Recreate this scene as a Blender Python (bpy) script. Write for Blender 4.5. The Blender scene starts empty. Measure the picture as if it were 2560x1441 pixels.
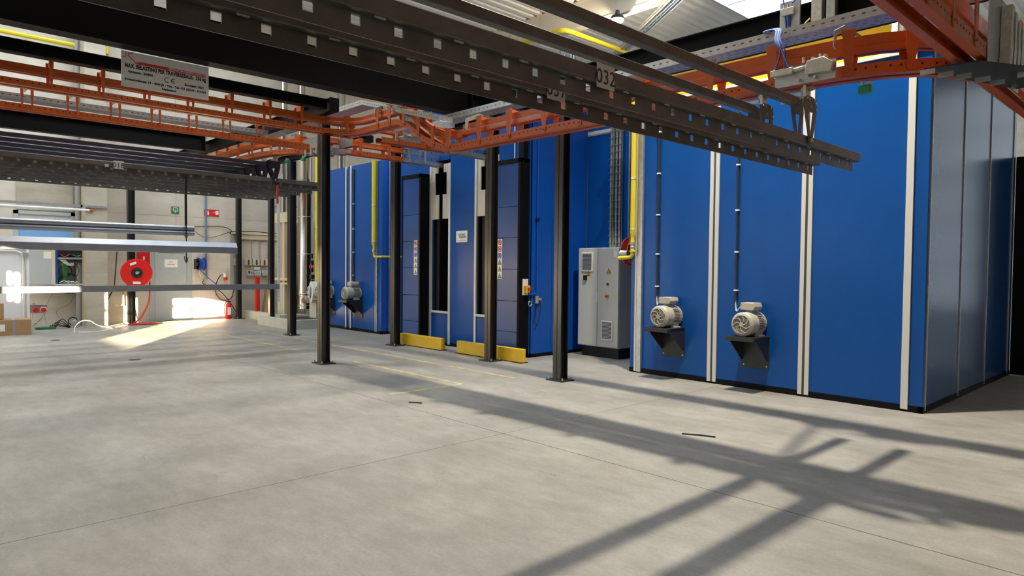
import bpy, bmesh, math, random
from mathutils import Vector, Matrix
random.seed(7)
S = bpy.context.scene
COL = S.collection
# ------------------------------------------------------------------ camera
cam = bpy.data.cameras.new('camera'); camo = bpy.data.objects.new('camera', cam); COL.objects.link(camo)
cam.sensor_width = 36.0; cam.lens = 36.0 * 1691.8 / 2560.0; cam.clip_start = 0.05; cam.clip_end = 200
_y, _p, _r = [math.radians(a) for a in (136.5687, -1.77, 0.5705)]
F = Vector((math.cos(_p)*math.cos(_y), math.cos(_p)*math.sin(_y), math.sin(_p)))
R0 = Vector((math.sin(_y), -math.cos(_y), 0)); U0 = R0.cross(F)
RR = math.cos(_r)*R0 + math.sin(_r)*U0; UU = -math.sin(_r)*R0 + math.cos(_r)*U0
M = Matrix.Identity(4)
for i in range(3):
    M[i][0] = RR[i]; M[i][1] = UU[i]; M[i][2] = -F[i]
M.translation = Vector((0, 0, 1.7)); camo.matrix_world = M
S.camera = camo
# ------------------------------------------------------------------ view, world, sun, lamps
S.view_settings.view_transform = 'Standard'; S.view_settings.look = 'None'
S.view_settings.gamma = 1.0; S.view_settings.use_curve_mapping = False
S.view_settings.exposure = 0.18
W = bpy.data.worlds.new('world'); S.world = W; W.use_nodes = True
bg = W.node_tree.nodes['Background']; bg.inputs[0].default_value = (0.70, 0.84, 1.0, 1); bg.inputs[1].default_value = 3.0
SKY_E = 5.2          # daylight glow of the translucent rooflights
SUN_E = 90.0
LAMP_E = 4600.0
def light(name, kind, loc, energy, color, **kw):
    l = bpy.data.lights.new(name, kind); l.energy = energy; l.color = color
    for k, v in kw.items(): setattr(l, k, v)
    o = bpy.data.objects.new(name, l); COL.objects.link(o); o.location = loc
    return o
sun = light('sun', 'SUN', (5, -12, 8), SUN_E, (1.0, 0.80, 0.52), angle=0.006)
sun.rotation_euler = Vector((-0.835, 0.55, -0.1228)).to_track_quat('-Z', 'Y').to_euler()
# ------------------------------------------------------------------ materials
MAT = {}
def mat(name, col, rough=0.5, metal=0.0, spec=0.5, var=0.0, scale=6.0, bump=0.0, emit=0.0, col2=None, stretch=None):
    if name in MAT: return MAT[name]
    m = bpy.data.materials.new(name); m.use_nodes = True; nt = m.node_tree
    b = nt.nodes['Principled BSDF']
    b.inputs['Base Color'].default_value = (*col, 1); b.inputs['Roughness'].default_value = rough
    b.inputs['Metallic'].default_value = metal; b.inputs['Specular IOR Level'].default_value = spec
    if emit:
        b.inputs['Emission Color'].default_value = (*col, 1); b.inputs['Emission Strength'].default_value = emit
    if var or bump:
        tc = nt.nodes.new('ShaderNodeTexCoord'); n = nt.nodes.new('ShaderNodeTexNoise')
        mp = nt.nodes.new('ShaderNodeMapping'); nt.links.new(tc.outputs['Object'], mp.inputs[0]); nt.links.new(mp.outputs[0], n.inputs['Vector'])
        if stretch: mp.inputs['Scale'].default_value = stretch
        n.inputs['Scale'].default_value = scale; n.inputs['Detail'].default_value = 6.0; n.inputs['Roughness'].default_value = 0.6
        if var:
            r = nt.nodes.new('ShaderNodeValToRGB')
            c2 = col2 or tuple(c*(1-var) for c in col); c1 = tuple(min(1, c*(1+var*0.6)) for c in col)
            r.color_ramp.elements[0].position = 0.3; r.color_ramp.elements[1].position = 0.7
            r.color_ramp.elements[0].color = (*c2, 1); r.color_ramp.elements[1].color = (*c1, 1)
            nt.links.new(n.outputs['Fac'], r.inputs[0]); nt.links.new(r.outputs[0], b.inputs['Base Color'])
        if bump:
            bp = nt.nodes.new('ShaderNodeBump'); bp.inputs['Strength'].default_value = bump; bp.inputs['Distance'].default_value = 0.02
            nt.links.new(n.outputs['Fac'], bp.inputs['Height']); nt.links.new(bp.outputs[0], b.inputs['Normal'])
    MAT[name] = m; return m
BLUE = mat('blue_panel_paint', (0.004, 0.072, 0.31), 0.26, 0, 0.28, 0.06, 3)
BLUE2 = mat('bright_blue_panel_paint', (0.003, 0.085, 0.46), 0.4, 0, 0.45, 0.05, 3)
BLUES = mat('glossy_blue_panel_paint', (0.008, 0.065, 0.24), 0.22, 0, 0.45, 0.06, 3)
ORANGE = mat('orange_rail_paint', (0.46, 0.082, 0.009), 0.38, 0, 0.5, 0.10, 8)
BLACK = mat('black_beam_paint', (0.005, 0.005, 0.006), 0.5, 0, 0.12, 0.15, 5)
DOORB = mat('satin_blue_door_panel', (0.006, 0.062, 0.25), 0.30, 0, 0.5, 0.06, 3)
COLM = mat('black_column_paint', (0.012, 0.011, 0.010), 0.30, 0, 0.7, 0.15, 5)
DARK = mat('dark_recess', (0.004, 0.004, 0.005), 0.7)
DGREY = mat('dark_grey_plate', (0.030, 0.032, 0.036), 0.4, 0.2, 0.5, 0.15, 6)
STEEL = mat('raw_hanger_steel', (0.105, 0.096, 0.086), 0.45, 0.2, 0.5, 0.35, 5, 0.02)
STEELD = mat('shaded_hanger_steel', (0.035, 0.036, 0.052), 0.32, 0.4, 0.5, 0.25, 5)  # hanger steel with shade put into the colour, for parked bars
GALV = mat('galvanised_steel', (0.50, 0.51, 0.51), 0.38, 0.75, 0.5, 0.18, 14)
GALVP = mat('bright_galvanised_profile', (0.34, 0.37, 0.43), 0.40, 0.8, 0.5, 0.10, 4)
ZINC = mat('zinc_fitting', (0.58, 0.57, 0.50), 0.4, 0.6, 0.5, 0.2, 20)
CHROME = mat('polished_flue_steel', (0.72, 0.70, 0.66), 0.14, 1.0, 0.5)
TRIM = mat('white_trim_strip', (0.62, 0.63, 0.60), 0.45, 0.1)
CREAM = mat('cream_panel', (0.60, 0.56, 0.47), 0.5, 0, 0.4, 0.05, 4)
YEL = mat('yellow_pipe_paint', (0.72, 0.58, 0.03), 0.35)
YELG = mat('yellow_guard_paint', (0.72, 0.46, 0.015), 0.42, 0, 0.5, 0.10, 5)
CAB = mat('light_grey_enamel', (0.58, 0.59, 0.56), 0.4, 0, 0.5)
CABD = mat('slot_shadow_grey', (0.06, 0.06, 0.06), 0.6)
MOTOR = mat('pebble_grey_enamel', (0.45, 0.43, 0.36), 0.38, 0, 0.5, 0.06, 12)
RED = mat('red_enamel', (0.65, 0.012, 0.010), 0.35)
REDH = mat('red_rubber_hose', (0.52, 0.05, 0.04), 0.5)
PINK = mat('faded_red_enamel', (0.60, 0.10, 0.09), 0.4)
WHITE = mat('white_plastic', (0.80, 0.80, 0.78), 0.4)
PAPER = mat('paper', (0.80, 0.79, 0.72), 0.7)
GREEN = mat('green_sign', (0.015, 0.16, 0.05), 0.5)
GREENL = mat('green_sensor_plastic', (0.02, 0.30, 0.14), 0.35)
BLACKP = mat('black_plastic', (0.012, 0.012, 0.013), 0.45)
INK = mat('black_ink', (0.02, 0.02, 0.022), 0.6)
INKR = mat('red_ink', (0.62, 0.035, 0.03), 0.6)
SIGNG = mat('light_grey_sign', (0.70, 0.70, 0.69), 0.45)
PLATE = mat('number_plate_grey', (0.50, 0.50, 0.49), 0.5)
BLUEH = mat('blue_hose', (0.01, 0.06, 0.42), 0.4)
BLUER = mat('blue_reel', (0.008, 0.03, 0.28), 0.35)
BLUEP = mat('blue_pipe_paint', (0.10, 0.22, 0.36), 0.45)
BLUEW = mat('light_blue_board', (0.20, 0.42, 0.72), 0.45)
CARD = mat('cardboard', (0.40, 0.24, 0.12), 0.8, 0, 0.3, 0.12, 6)
TAPE = mat('grey_tape', (0.30, 0.27, 0.26), 0.4)
DOORG = mat('grey_steel_door', (0.42, 0.45, 0.44), 0.45, 0, 0.5, 0.05, 4)
IVORY = mat('ivory_plastic', (0.66, 0.56, 0.38), 0.5)
CONDUIT = mat('grey_conduit', (0.30, 0.29, 0.27), 0.5)
WOOD = mat('pale_wood', (0.48, 0.33, 0.18), 0.6)
GREENC = mat('green_cable', (0.04, 0.20, 0.05), 0.5)
YELH = mat('yellow_hose', (0.78, 0.60, 0.08), 0.5)
FROST = mat('frosted_glass', (0.45, 0.48, 0.47), 0.25)
WALLC = mat('precast_concrete', (0.60, 0.545, 0.455), 0.8, 0, 0.3, 0.14, 1.2, 0.03, stretch=(1, 1, 2.2))
WALLD = mat('stained_concrete', (0.47, 0.42, 0.33), 0.85, 0, 0.3, 0.22, 1.4, 0.03, stretch=(1, 0.6, 2))
PLINTH = mat('painted_plinth', (0.52, 0.51, 0.43), 0.7, 0, 0.3, 0.1, 3)
ROOF = mat('white_roof_sheet', (0.84, 0.84, 0.83), 0.5)
ROOFB = mat('cream_roof_beam', (0.80, 0.75, 0.63), 0.6)
GLOWSKY = mat('rooflight_glazing', (0.80, 0.90, 1.0), 0.4, emit=SKY_E)
GLOWDAY = mat('added_window_glow', (0.80, 0.90, 1.0), 0.4, emit=0.55)  # glow of the added far wall window
GLOWLAMP = mat('lamp_glass', (1.0, 0.80, 0.50), 0.3, emit=25.0)
BAR = mat('rooflight_bar', (0.55, 0.58, 0.62), 0.5)
# floor: power-floated concrete with saw-cut joints
def floor_mat():
    m = bpy.data.materials.new('power_floated_concrete'); m.use_nodes = True; nt = m.node_tree; L = nt.links
    b = nt.nodes['Principled BSDF']; b.inputs['Specular IOR Level'].default_value = 0.4
    tc = nt.nodes.new('ShaderNodeTexCoord')
    def noise(sc, det=8, rough=0.6, st=(1, 1, 1)):
        mp = nt.nodes.new('ShaderNodeMapping'); mp.inputs['Scale'].default_value = st
        n = nt.nodes.new('ShaderNodeTexNoise'); n.inputs['Scale'].default_value = sc; n.inputs['Detail'].default_value = det; n.inputs['Roughness'].default_value = rough
        L.new(tc.outputs['Object'], mp.inputs[0]); L.new(mp.outputs[0], n.inputs['Vector']); return n.outputs['Fac']
    def ramp(f, stops):
        r = nt.nodes.new('ShaderNodeValToRGB'); e = r.color_ramp.elements
        e[0].position, e[0].color = stops[0][0], (*stops[0][1], 1); e[1].position, e[1].color = stops[1][0], (*stops[1][1], 1)
        for p, c in stops[2:]:
            k = e.new(p); k.color = (*c, 1)
        L.new(f, r.inputs[0]); return r.outputs[0]
    def mix(fac, a, c, mode='MIX'):
        x = nt.nodes.new('ShaderNodeMix'); x.data_type = 'RGBA'; x.blend_type = mode
        if isinstance(fac, float): x.inputs[0].default_value = fac
        else: L.new(fac, x.inputs[0])
        for s, v in ((6, a), (7, c)):
            if isinstance(v, tuple): x.inputs[s].default_value = (*v, 1)
            else: L.new(v, x.inputs[s])
        return x.outputs[2]
    c0 = ramp(noise(0.75, 9, 0.62, (1, 1.4, 1)), [(0.30, (0.248, 0.238, 0.215)), (0.68, (0.388, 0.378, 0.352))])
    c1 = ramp(noise(3.5, 10, 0.72, (1, 2.2, 1)), [(0.30, (0.80, 0.79, 0.76)), (0.70, (1.06, 1.05, 1.04))])
    c = mix(1.0, c0, c1, 'MULTIPLY')
    c2 = ramp(noise(45, 6, 0.7), [(0.35, (0.88, 0.88, 0.87)), (0.65, (1.05, 1.05, 1.05))])
    c = mix(1.0, c, c2, 'MULTIPLY')
    # hairline cracks
    v = nt.nodes.new('ShaderNodeTexVoronoi'); v.feature = 'DISTANCE_TO_EDGE'; v.inputs['Scale'].default_value = 0.9
    dn = nt.nodes.new('ShaderNodeTexNoise'); dn.inputs['Scale'].default_value = 2.5; dn.inputs['Detail'].default_value = 8
    L.new(tc.outputs['Object'], dn.inputs['Vector'])
    ad = nt.nodes.new('ShaderNodeMix'); ad.data_type = 'VECTOR'; ad.inputs[0].default_value = 0.35
    L.new(tc.outputs['Object'], ad.inputs[4]); L.new(dn.outputs['Color'], ad.inputs[5]); L.new(ad.outputs[1], v.inputs['Vector'])
    ck = ramp(v.outputs['Distance'], [(0.0, (1, 1, 1)), (0.004, (0, 0, 0))])
    gate = ramp(noise(0.5, 2, 0.5, (1.3, 1, 1)), [(0.55, (0, 0, 0)), (0.62, (0.45, 0.45, 0.45))])
    ckg = mix(1.0, ck, gate, 'MULTIPLY')
    c = mix(ckg, c, (0.12, 0.11, 0.095))
    # saw-cut joints at x = -5.03 and y = 4.66
    sx = nt.nodes.new('ShaderNodeSeparateXYZ'); L.new(tc.outputs['Object'], sx.inputs[0])
    wob = noise(6.0, 4)
    def line(sock, at, w):
        a = nt.nodes.new('ShaderNodeMath'); a.operation = 'ADD'; L.new(sock, a.inputs[0]); a.inputs[1].default_value = -at - 0.006
        a2 = nt.nodes.new('ShaderNodeMath'); a2.operation = 'MULTIPLY_ADD'; L.new(wob, a2.inputs[0]); a2.inputs[1].default_value = 0.012; L.new(a.outputs[0], a2.inputs[2])
        q = nt.nodes.new('ShaderNodeMath'); q.operation = 'ABSOLUTE'; L.new(a2.outputs[0], q.inputs[0])
        l = nt.nodes.new('ShaderNodeMath'); l.operation = 'LESS_THAN'; L.new(q.outputs[0], l.inputs[0]); l.inputs[1].default_value = w
        return l.outputs[0]
    j1 = line(sx.outputs[0], -5.03, 0.0045); j2 = line(sx.outputs[1], 4.66, 0.0055)
    mx = nt.nodes.new('ShaderNodeMath'); mx.operation = 'MAXIMUM'; L.new(j1, mx.inputs[0]); L.new(j2, mx.inputs[1])
    c = mix(mx.outputs[0], c, (0.075, 0.065, 0.05))
    L.new(c, b.inputs['Base Color'])
    rr = ramp(noise(1.1, 6), [(0.3, (0.42, 0.42, 0.42)), (0.7, (0.62, 0.62, 0.62))]); L.new(rr, b.inputs['Roughness'])
    bp = nt.nodes.new('ShaderNodeBump'); bp.inputs['Strength'].default_value = 0.08; bp.inputs['Distance'].default_value = 0.01
    L.new(noise(30, 8, 0.7), bp.inputs['Height']); L.new(bp.outputs[0], b.inputs['Normal'])
    return m
FLOORM = floor_mat()
def worn_yellow():
    m = bpy.data.materials.new('worn_yellow_floor_paint'); m.use_nodes = True; nt = m.node_tree
    b = nt.nodes['Principled BSDF']; b.inputs['Roughness'].default_value = 0.6
    tc = nt.nodes.new('ShaderNodeTexCoord'); n = nt.nodes.new('ShaderNodeTexNoise'); n.inputs['Scale'].default_value = 5; n.inputs['Detail'].default_value = 8
    nt.links.new(tc.outputs['Object'], n.inputs['Vector'])
    r = nt.nodes.new('ShaderNodeValToRGB'); e = r.color_ramp.elements
    e[0].position = 0.42; e[0].color = (0.36, 0.335, 0.27, 1); e[1].position = 0.60; e[1].color = (0.60, 0.47, 0.10, 1)
    nt.links.new(n.outputs['Fac'], r.inputs[0]); nt.links.new(r.outputs[0], b.inputs['Base Color']); return m
FPAINT = worn_yellow()
# ------------------------------------------------------------------ mesh helpers
WL = {}
class MB:
    def __init__(s): s.v = []; s.f = []; s.m = []; s.k = 0
    def mi(s, k): s.k = k; return s
    def add(s, vs, fs):
        o = len(s.v); s.v += [tuple(v) for v in vs]; s.f += [tuple(o+i for i in f) for f in fs]; s.m += [s.k]*len(fs); return s
    def box(s, x0, x1, y0, y1, z0, z1):
        if x0 > x1: x0, x1 = x1, x0
        if y0 > y1: y0, y1 = y1, y0
        if z0 > z1: z0, z1 = z1, z0
        return s.add([(x0,y0,z0),(x1,y0,z0),(x1,y1,z0),(x0,y1,z0),(x0,y0,z1),(x1,y0,z1),(x1,y1,z1),(x0,y1,z1)],
                     [(0,3,2,1),(4,5,6,7),(0,1,5,4),(1,2,6,5),(2,3,7,6),(3,0,4,7)])
    def cbox(s, c, d): return s.box(c[0]-d[0]/2, c[0]+d[0]/2, c[1]-d[1]/2, c[1]+d[1]/2, c[2]-d[2]/2, c[2]+d[2]/2)
    def frame(s, p0, p1):
        a = (Vector(p1)-Vector(p0)).normalized(); h = Vector((0,0,1)) if abs(a.z) < 0.9 else Vector((1,0,0))
        u = a.cross(h).normalized(); return a, u, a.cross(u)
    def cyl(s, p0, p1, r, n=16, r1=None, caps=True):
        r1 = r if r1 is None else r1
        a, u, w = s.frame(p0, p1); p0 = Vector(p0); p1 = Vector(p1); vs = []
        for p, q in ((p0, r), (p1, r1)):
            for i in range(n):
                t = 2*math.pi*i/n; vs.append(p + u*q*math.cos(t) + w*q*math.sin(t))
        fs = [(i, (i+1)%n, n+(i+1)%n, n+i) for i in range(n)]
        if caps: fs += [tuple(range(n-1, -1, -1)), tuple(range(n, 2*n))]
        return s.add(vs, fs)
    def lathe(s, p0, axis, prof, n=24):
        # prof: list of (dist along axis, radius)
        a, u, w = s.frame((0,0,0), axis); p0 = Vector(p0); vs = []; m = len(prof)
        for d, r in prof:
            for i in range(n):
                t = 2*math.pi*i/n; vs.append(p0 + a*d + u*r*math.cos(t) + w*r*math.sin(t))
        fs = [(j*n+i, j*n+(i+1)%n, (j+1)*n+(i+1)%n, (j+1)*n+i) for j in range(m-1) for i in range(n)]
        fs += [tuple(range(n-1, -1, -1)), tuple(range((m-1)*n, m*n))]
        return s.add(vs, fs)
    def ring(s, c, axis, R, r, n=24, k=8):
        a, u, w = s.frame((0,0,0), axis); c = Vector(c); vs = []
        for i in range(n):
            t = 2*math.pi*i/n; d = u*math.cos(t)+w*math.sin(t)
            for j in range(k):
                q = 2*math.pi*j/k; vs.append(c + d*(R+r*math.cos(q)) + a*r*math.sin(q))
        return s.add(vs, [(i*k+j, ((i+1)%n)*k+j, ((i+1)%n)*k+(j+1)%k, i*k+(j+1)%k) for i in range(n) for j in range(k)])
    def tube(s, pts, r, n=8, smooth=0):
        P = [Vector(p) for p in pts]
        if smooth:
            Q = []
            for i in range(len(P)-1):
                a, b, c, d = P[max(i-1,0)], P[i], P[i+1], P[min(i+2, len(P)-1)]
                for k in range(smooth):
                    t = k/smooth; Q.append(0.5*((2*b)+(c-a)*t+(2*a-5*b+4*c-d)*t*t+(3*b-a-3*c+d)*t**3))
            Q.append(P[-1]); P = Q
        vs = []; up = None
        for i, p in enumerate(P):
            t = (P[min(i+1, len(P)-1)]-P[max(i-1, 0)]).normalized()
            if up is None:
                h = Vector((0,0,1)) if abs(t.z) < 0.9 else Vector((1,0,0)); up = t.cross(h).normalized()
            up = (up - t*up.dot(t)).normalized(); w = t.cross(up)
            for j in range(n):
                q = 2*math.pi*j/n; vs.append(p + up*r*math.cos(q) + w*r*math.sin(q))
        m = len(P)
        fs = [(i*n+j, i*n+(j+1)%n, (i+1)*n+(j+1)%n, (i+1)*n+j) for i in range(m-1) for j in range(n)]
        fs += [tuple(range(n-1, -1, -1)), tuple(range((m-1)*n, m*n))]
        return s.add(vs, fs)
    def prism(s, poly, axis, a0, a1):
        # poly in the two axes other than `axis` in xyz order
        n = len(poly)
        def P(p, a): return {'x': (a, p[0], p[1]), 'y': (p[0], a, p[1]), 'z': (p[0], p[1], a)}[axis]
        vs = [P(p, a0) for p in poly] + [P(p, a1) for p in poly]
        return s.add(vs, [tuple(range(n-1, -1, -1)), tuple(range(n, 2*n))] + [(i, (i+1)%n, n+(i+1)%n, n+i) for i in range(n)])
    def sweep(s, path, loops, closed=True):
        # loops: list of polygons (side, up) swept along path; side is to the right of travel
        P = [Vector(p) for p in path]; m = len(P)
        for poly in loops:
            vs = []; n = len(poly)
            for i, p in enumerate(P):
                t = (P[min(i+1, m-1)]-P[max(i-1, 0)]); th = Vector((t.x, t.y, 0)).normalized()
                sd = th.cross(Vector((0,0,1)))
                for a, b in poly: vs.append(p + sd*a + Vector((0,0,1))*b)
            fs = [(i*n+j, i*n+(j+1)%n, (i+1)*n+(j+1)%n, (i+1)*n+j) for i in range(m-1) for j in range(n)]
            fs += [tuple(range(n-1, -1, -1)), tuple(range((m-1)*n, m*n))]
            s.add(vs, fs)
        return s
    def build(s, name, mats, parent=None, label=None, cat=None, group=None, kind=None, bev=0.0, smooth=True, base=True):
        mats = mats if isinstance(mats, (list, tuple)) else [mats]
        if parent is not None: off = WL[parent.name]
        elif base and s.v:
            xs = [v[0] for v in s.v]; ys = [v[1] for v in s.v]; zs = [v[2] for v in s.v]
            off = Vector(((min(xs)+max(xs))/2, (min(ys)+max(ys))/2, min(zs)))
        else: off = Vector((0,0,0))
        me = bpy.data.meshes.new(name)
        me.from_pydata([(v[0]-off[0], v[1]-off[1], v[2]-off[2]) for v in s.v], [], s.f)
        for q in mats: me.materials.append(q)
        if len(mats) > 1: me.polygons.foreach_set('material_index', s.m)
        bm = bmesh.new(); bm.from_mesh(me); bmesh.ops.recalc_face_normals(bm, faces=bm.faces); bm.to_mesh(me); bm.free()
        if smooth:
            me.polygons.foreach_set('use_smooth', [True]*len(me.polygons))
            me.set_sharp_from_angle(angle=math.radians(35))
        me.update()
        o = bpy.data.objects.new(name, me); COL.objects.link(o)
        if parent is not None: o.parent = parent; WL[o.name] = off
        else: o.location = off; WL[o.name] = Vector(off)
        if bev:
            bv = o.modifiers.new('bevel', 'BEVEL'); bv.width = bev; bv.segments = 2; bv.limit_method = 'ANGLE'; bv.angle_limit = math.radians(50)
        if label: o['label'] = label
        if cat: o['category'] = cat
        if group: o['group'] = group
        if kind: o['kind'] = kind
        return o
def thing(name, label, cat, loc, group=None, kind=None):
    o = bpy.data.objects.new(name, None); COL.objects.link(o); o.location = loc; o.empty_display_size = 0.2
    o['label'] = label; o['category'] = cat
    if group: o['group'] = group
    if kind: o['kind'] = kind
    WL[o.name] = Vector(loc); return o
def struct(name, mb, m, **kw):
    return mb.build(name, m, kind='structure', **kw)
def dup(o, delta, parent=None):
    # copies a thing (or part) with its parts and sub-parts; meshes are shared
    c = o.copy(); COL.objects.link(c)
    if parent is not None: c.parent = parent; WL[c.name] = WL[parent.name]
    else: c.location = o.location + Vector(delta); WL[c.name] = WL[o.name] + Vector(delta)
    for ch in list(o.children): dup(ch, delta, c)
    return c
def text(mb, txt, h, origin, right, up, align='LEFT', depth=0.002, bold=0.0, fit=None):
    cu = bpy.data.curves.new('t', 'FONT'); cu.body = txt; cu.size = h/0.70; cu.align_x = align; cu.extrude = 0.0; cu.offset = bold; cu.resolution_u = 2
    o = bpy.data.objects.new('t', cu); COL.objects.link(o)
    dg = bpy.context.evaluated_depsgraph_get(); me = bpy.data.meshes.new_from_object(o.evaluated_get(dg))
    r = Vector(right).normalized(); u = Vector(up).normalized(); n = r.cross(u); og = Vector(origin)
    if fit: r = r*(fit/(max(v.co.x for v in me.vertices)-min(v.co.x for v in me.vertices)))
    mb.add([og + r*v.co.x + u*v.co.y + n*depth for v in me.vertices], [tuple(p.vertices) for p in me.polygons])
    bpy.data.objects.remove(o); bpy.data.curves.remove(cu); bpy.data.meshes.remove(me)
    return mb
# ------------------------------------------------------------------ the hall
struct('floor', MB().box(-21.6, 6, -7, 30, -0.2, 0), FLOORM, base=False, smooth=False)
w = MB().box(-21.95, -21.6, -7, 30, -0.2, 10.1)
w.mi(1)
for z in (3.12, 6.3): w.box(-21.602, -21.597, -7, 30, z-0.008, z+0.008)
for z in (1.55,): w.box(-21.602, -21.597, 7.0, 30, z-0.004, z+0.004)
for y in (-3, 1.2, 6.62, 12.4, 18, 24): w.box(-21.602, -21.597, y-0.010, y+0.010, 2.45 if y == 6.62 else 0, 10)
struct('wall_left', w, [WALLC, WALLD], base=False, smooth=False)
struct('trim_1', MB().box(-21.6, -20.72, 4.12, 4.62, 0, 10), WALLD, smooth=False)          # concrete wall pier
struct('trim_2', MB().box(-21.6, -21.56, 2.75, 4.0, 3.08, 4.3), WALLD, smooth=False)      # soot-stained panel
wb = MB(); holes = [(-19.5, -16.0, 0.0, 3.2), (-13.5, -9.0, 2.3, 3.4), (-6.0, -5.6, 2.85, 3.6), (-3.15, -2.25, 2.55, 3.5), (-1.0, 1.4, 2.37, 3.85)]
xs = -21.9
for a, b, c, d in holes:
    wb.box(xs, a, -7.06, -7, -0.2, 10.1); wb.box(a, b, -7.06, -7, -0.2, c); wb.box(a, b, -7.06, -7, d, 10.1); xs = b
wb.box(xs, 6.2, -7.06, -7, -0.2, 10.1)
struct('wall_back', wb, WALLC, base=False, smooth=False)
for i, (a, b, c, d) in enumerate(holes):
    fr = MB()
    for q in (a, b): fr.box(q-0.03, q+0.03, -7.05, -7.0, c, d)
    for q in (c, d): fr.box(a, b, -7.05, -7.0, q-0.03, q+0.03)
    if i == 4: fr.box(-0.30, -0.18, -7.05, -7.0, 3.05, d).box(a, b, -7.05, -7.0, 3.42, 3.50)
    elif i == 0: pass
    elif i == 1:
        for k in range(1, 5): fr.box(a+(b-a)*k/5-0.05, a+(b-a)*k/5+0.05, -7.05, -7.0, c, d)
    else: fr.box((a+b)/2-0.05, (a+b)/2+0.05, -7.05, -7.0, c, d).box(a, b, -7.05, -7.0, (c+d)/2-0.05, (c+d)/2+0.05)
    struct('added_doorway' if i == 0 else 'window_%d' % i, fr, DOORG)  # unseen doorway added for booth sheen and overhead fill light
struct('wall_right', MB().box(6, 6.25, -7, 30, -0.2, 10.1), WALLC, base=False, smooth=False)
wf = MB().box(-21.9, -3.0, 30, 30.25, -0.2, 10.1).box(5.5, 6.2, 30, 30.25, -0.2, 10.1).box(-3, 5.5, 30, 30.25, -0.2, 0.3).box(-3, 5.5, 30, 30.25, 8.6, 10.1)
struct('wall_far', wf, WALLC, base=False, smooth=False)
gw = MB().box(-3, 5.5, 30.1, 30.15, 0.3, 8.6); gw.mi(1)
for k in range(1, 6): gw.box(-3+8.5*k/6-0.04, -3+8.5*k/6+0.04, 30.0, 30.1, 0.3, 8.6)
for k in range(1, 5): gw.box(-3, 5.5, 30.0, 30.1, 0.3+8.3*k/5-0.04, 0.3+8.3*k/5+0.04)
struct('window_5', gw, [GLOWDAY, BAR], base=False, smooth=False)  # unseen glowing window added for the booth side to reflect
# corrugated roof sheeting; left rooflight strip is unseen, added to lighten the left wall
def roof_part(x0, x1, ya=-7.2, yb=30.2):
    b = MB(); x = x0; pts = []
    while x < x1 - 0.01:
        p = min(0.36, x1-x)
        pts += [(x, 10.0), (x+p*0.50, 10.0), (x+p*0.62, 10.10), (x+p*0.88, 10.10)]; x += p
    pts.append((x1, 10.0))
    vs = []; n = len(pts)
    for y in (ya, yb): vs += [(a, y, z) for a, z in pts]
    b.add(vs, [(i, i+1, n+i+1, n+i) for i in range(n-1)])
    b.box(x0, x1, ya, yb, 10.16, 10.2); return b
rp = MB()
for a, b, y0 in ((-21.9, -19.5, -7.2), (-19.5, -14.5, 7.5), (-14.5, -11.1, -7.2), (-7.1, 6.2, -7.2), (-11.1, -7.1, None)):
    q = roof_part(a, b, y0) if y0 is not None else roof_part(a, b, -7.2, 4.0); rp.add(q.v, q.f)
rp.mi(1).box(-14.5, -11.1, 23.4, 23.42, 9.99, 10.0)
struct('ceiling', rp, [ROOF, BAR], base=False, smooth=False)
for i, (a, b, ye) in enumerate(((-19.5, -14.5, 7.5), (-11.1, -7.1, 30.2))):
    ya = 4.0 if ye > 20 else -7.2
    g = MB().box(a, b, ya, ye, 10.12, 10.14); g.mi(1)
    for e in (a, b): g.box(e-0.05, e+0.05, ya, ye, 9.94, 10.2)
    for k in range(9 if ye > 20 else 5): g.box(a, b, ya+1.2+k*2.9, ya+1.25+k*2.9, 10.02, 10.12)
    struct('window_%d' % (6+i), g, [GLOWSKY, BAR], base=False, smooth=False)
for i, y in enumerate((-1.0, 16.1, 27.5)):
    bm_ = MB().box(-21.6, 6, y, y+0.12, 9.22, 9.995).box(-21.6, 6, y-0.02, y+0.30, 9.18, 9.26).box(-21.6, 6, y-0.02, y+0.30, 9.93, 9.995)
    struct('trim_%d' % (3+i), bm_, ROOFB, base=False, smooth=False)
# high-bay lamps
def lamp(x, y, z, label, on=LAMP_E, up=False):
    t = thing('high_bay_lamp', label, 'lamp', (x, y, z), 'high bay lamps under the roof')
    MB().lathe((x, y, z), (0,0,1), [(0.0, 0.20), (0.02, 0.21), (0.10, 0.17), (0.14, 0.07), (0.26, 0.06)]).build('housing', DGREY, t)
    MB().lathe((x, y, z+0.01), (0,0,-1), [(0, 0.19), (0.05, 0.18), (0.10, 0.13), (0.13, 0.03)], 24).build('lens', GLOWLAMP, t)
    MB().cyl((x, y, z+0.26), (x, y, 10.0), 0.008, 6).build('suspension_rod', GALV, t)
    if up: light('lamp_light', 'POINT', (x, y, z-0.22), on, (1.0, 0.82, 0.58), shadow_soft_size=0.06)
    else: light('lamp_light', 'SPOT', (x, y, z-0.20), on, (1.0, 0.90, 0.74), shadow_soft_size=0.12, spot_size=math.radians(104), spot_blend=1.0)
lamp(-12.40, 15.85, 8.93, 'glowing round high bay lamp hanging in front of the cream roof beam', 260, True)
lamp(-3.75, 7.05, 9.7, 'round high bay lamp under the roof above the near load bars', LAMP_E)
lamp(-12.5, 4.0, 9.4, 'round high bay lamp under the roof above the bank of parked load bars', LAMP_E*0.22)
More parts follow.
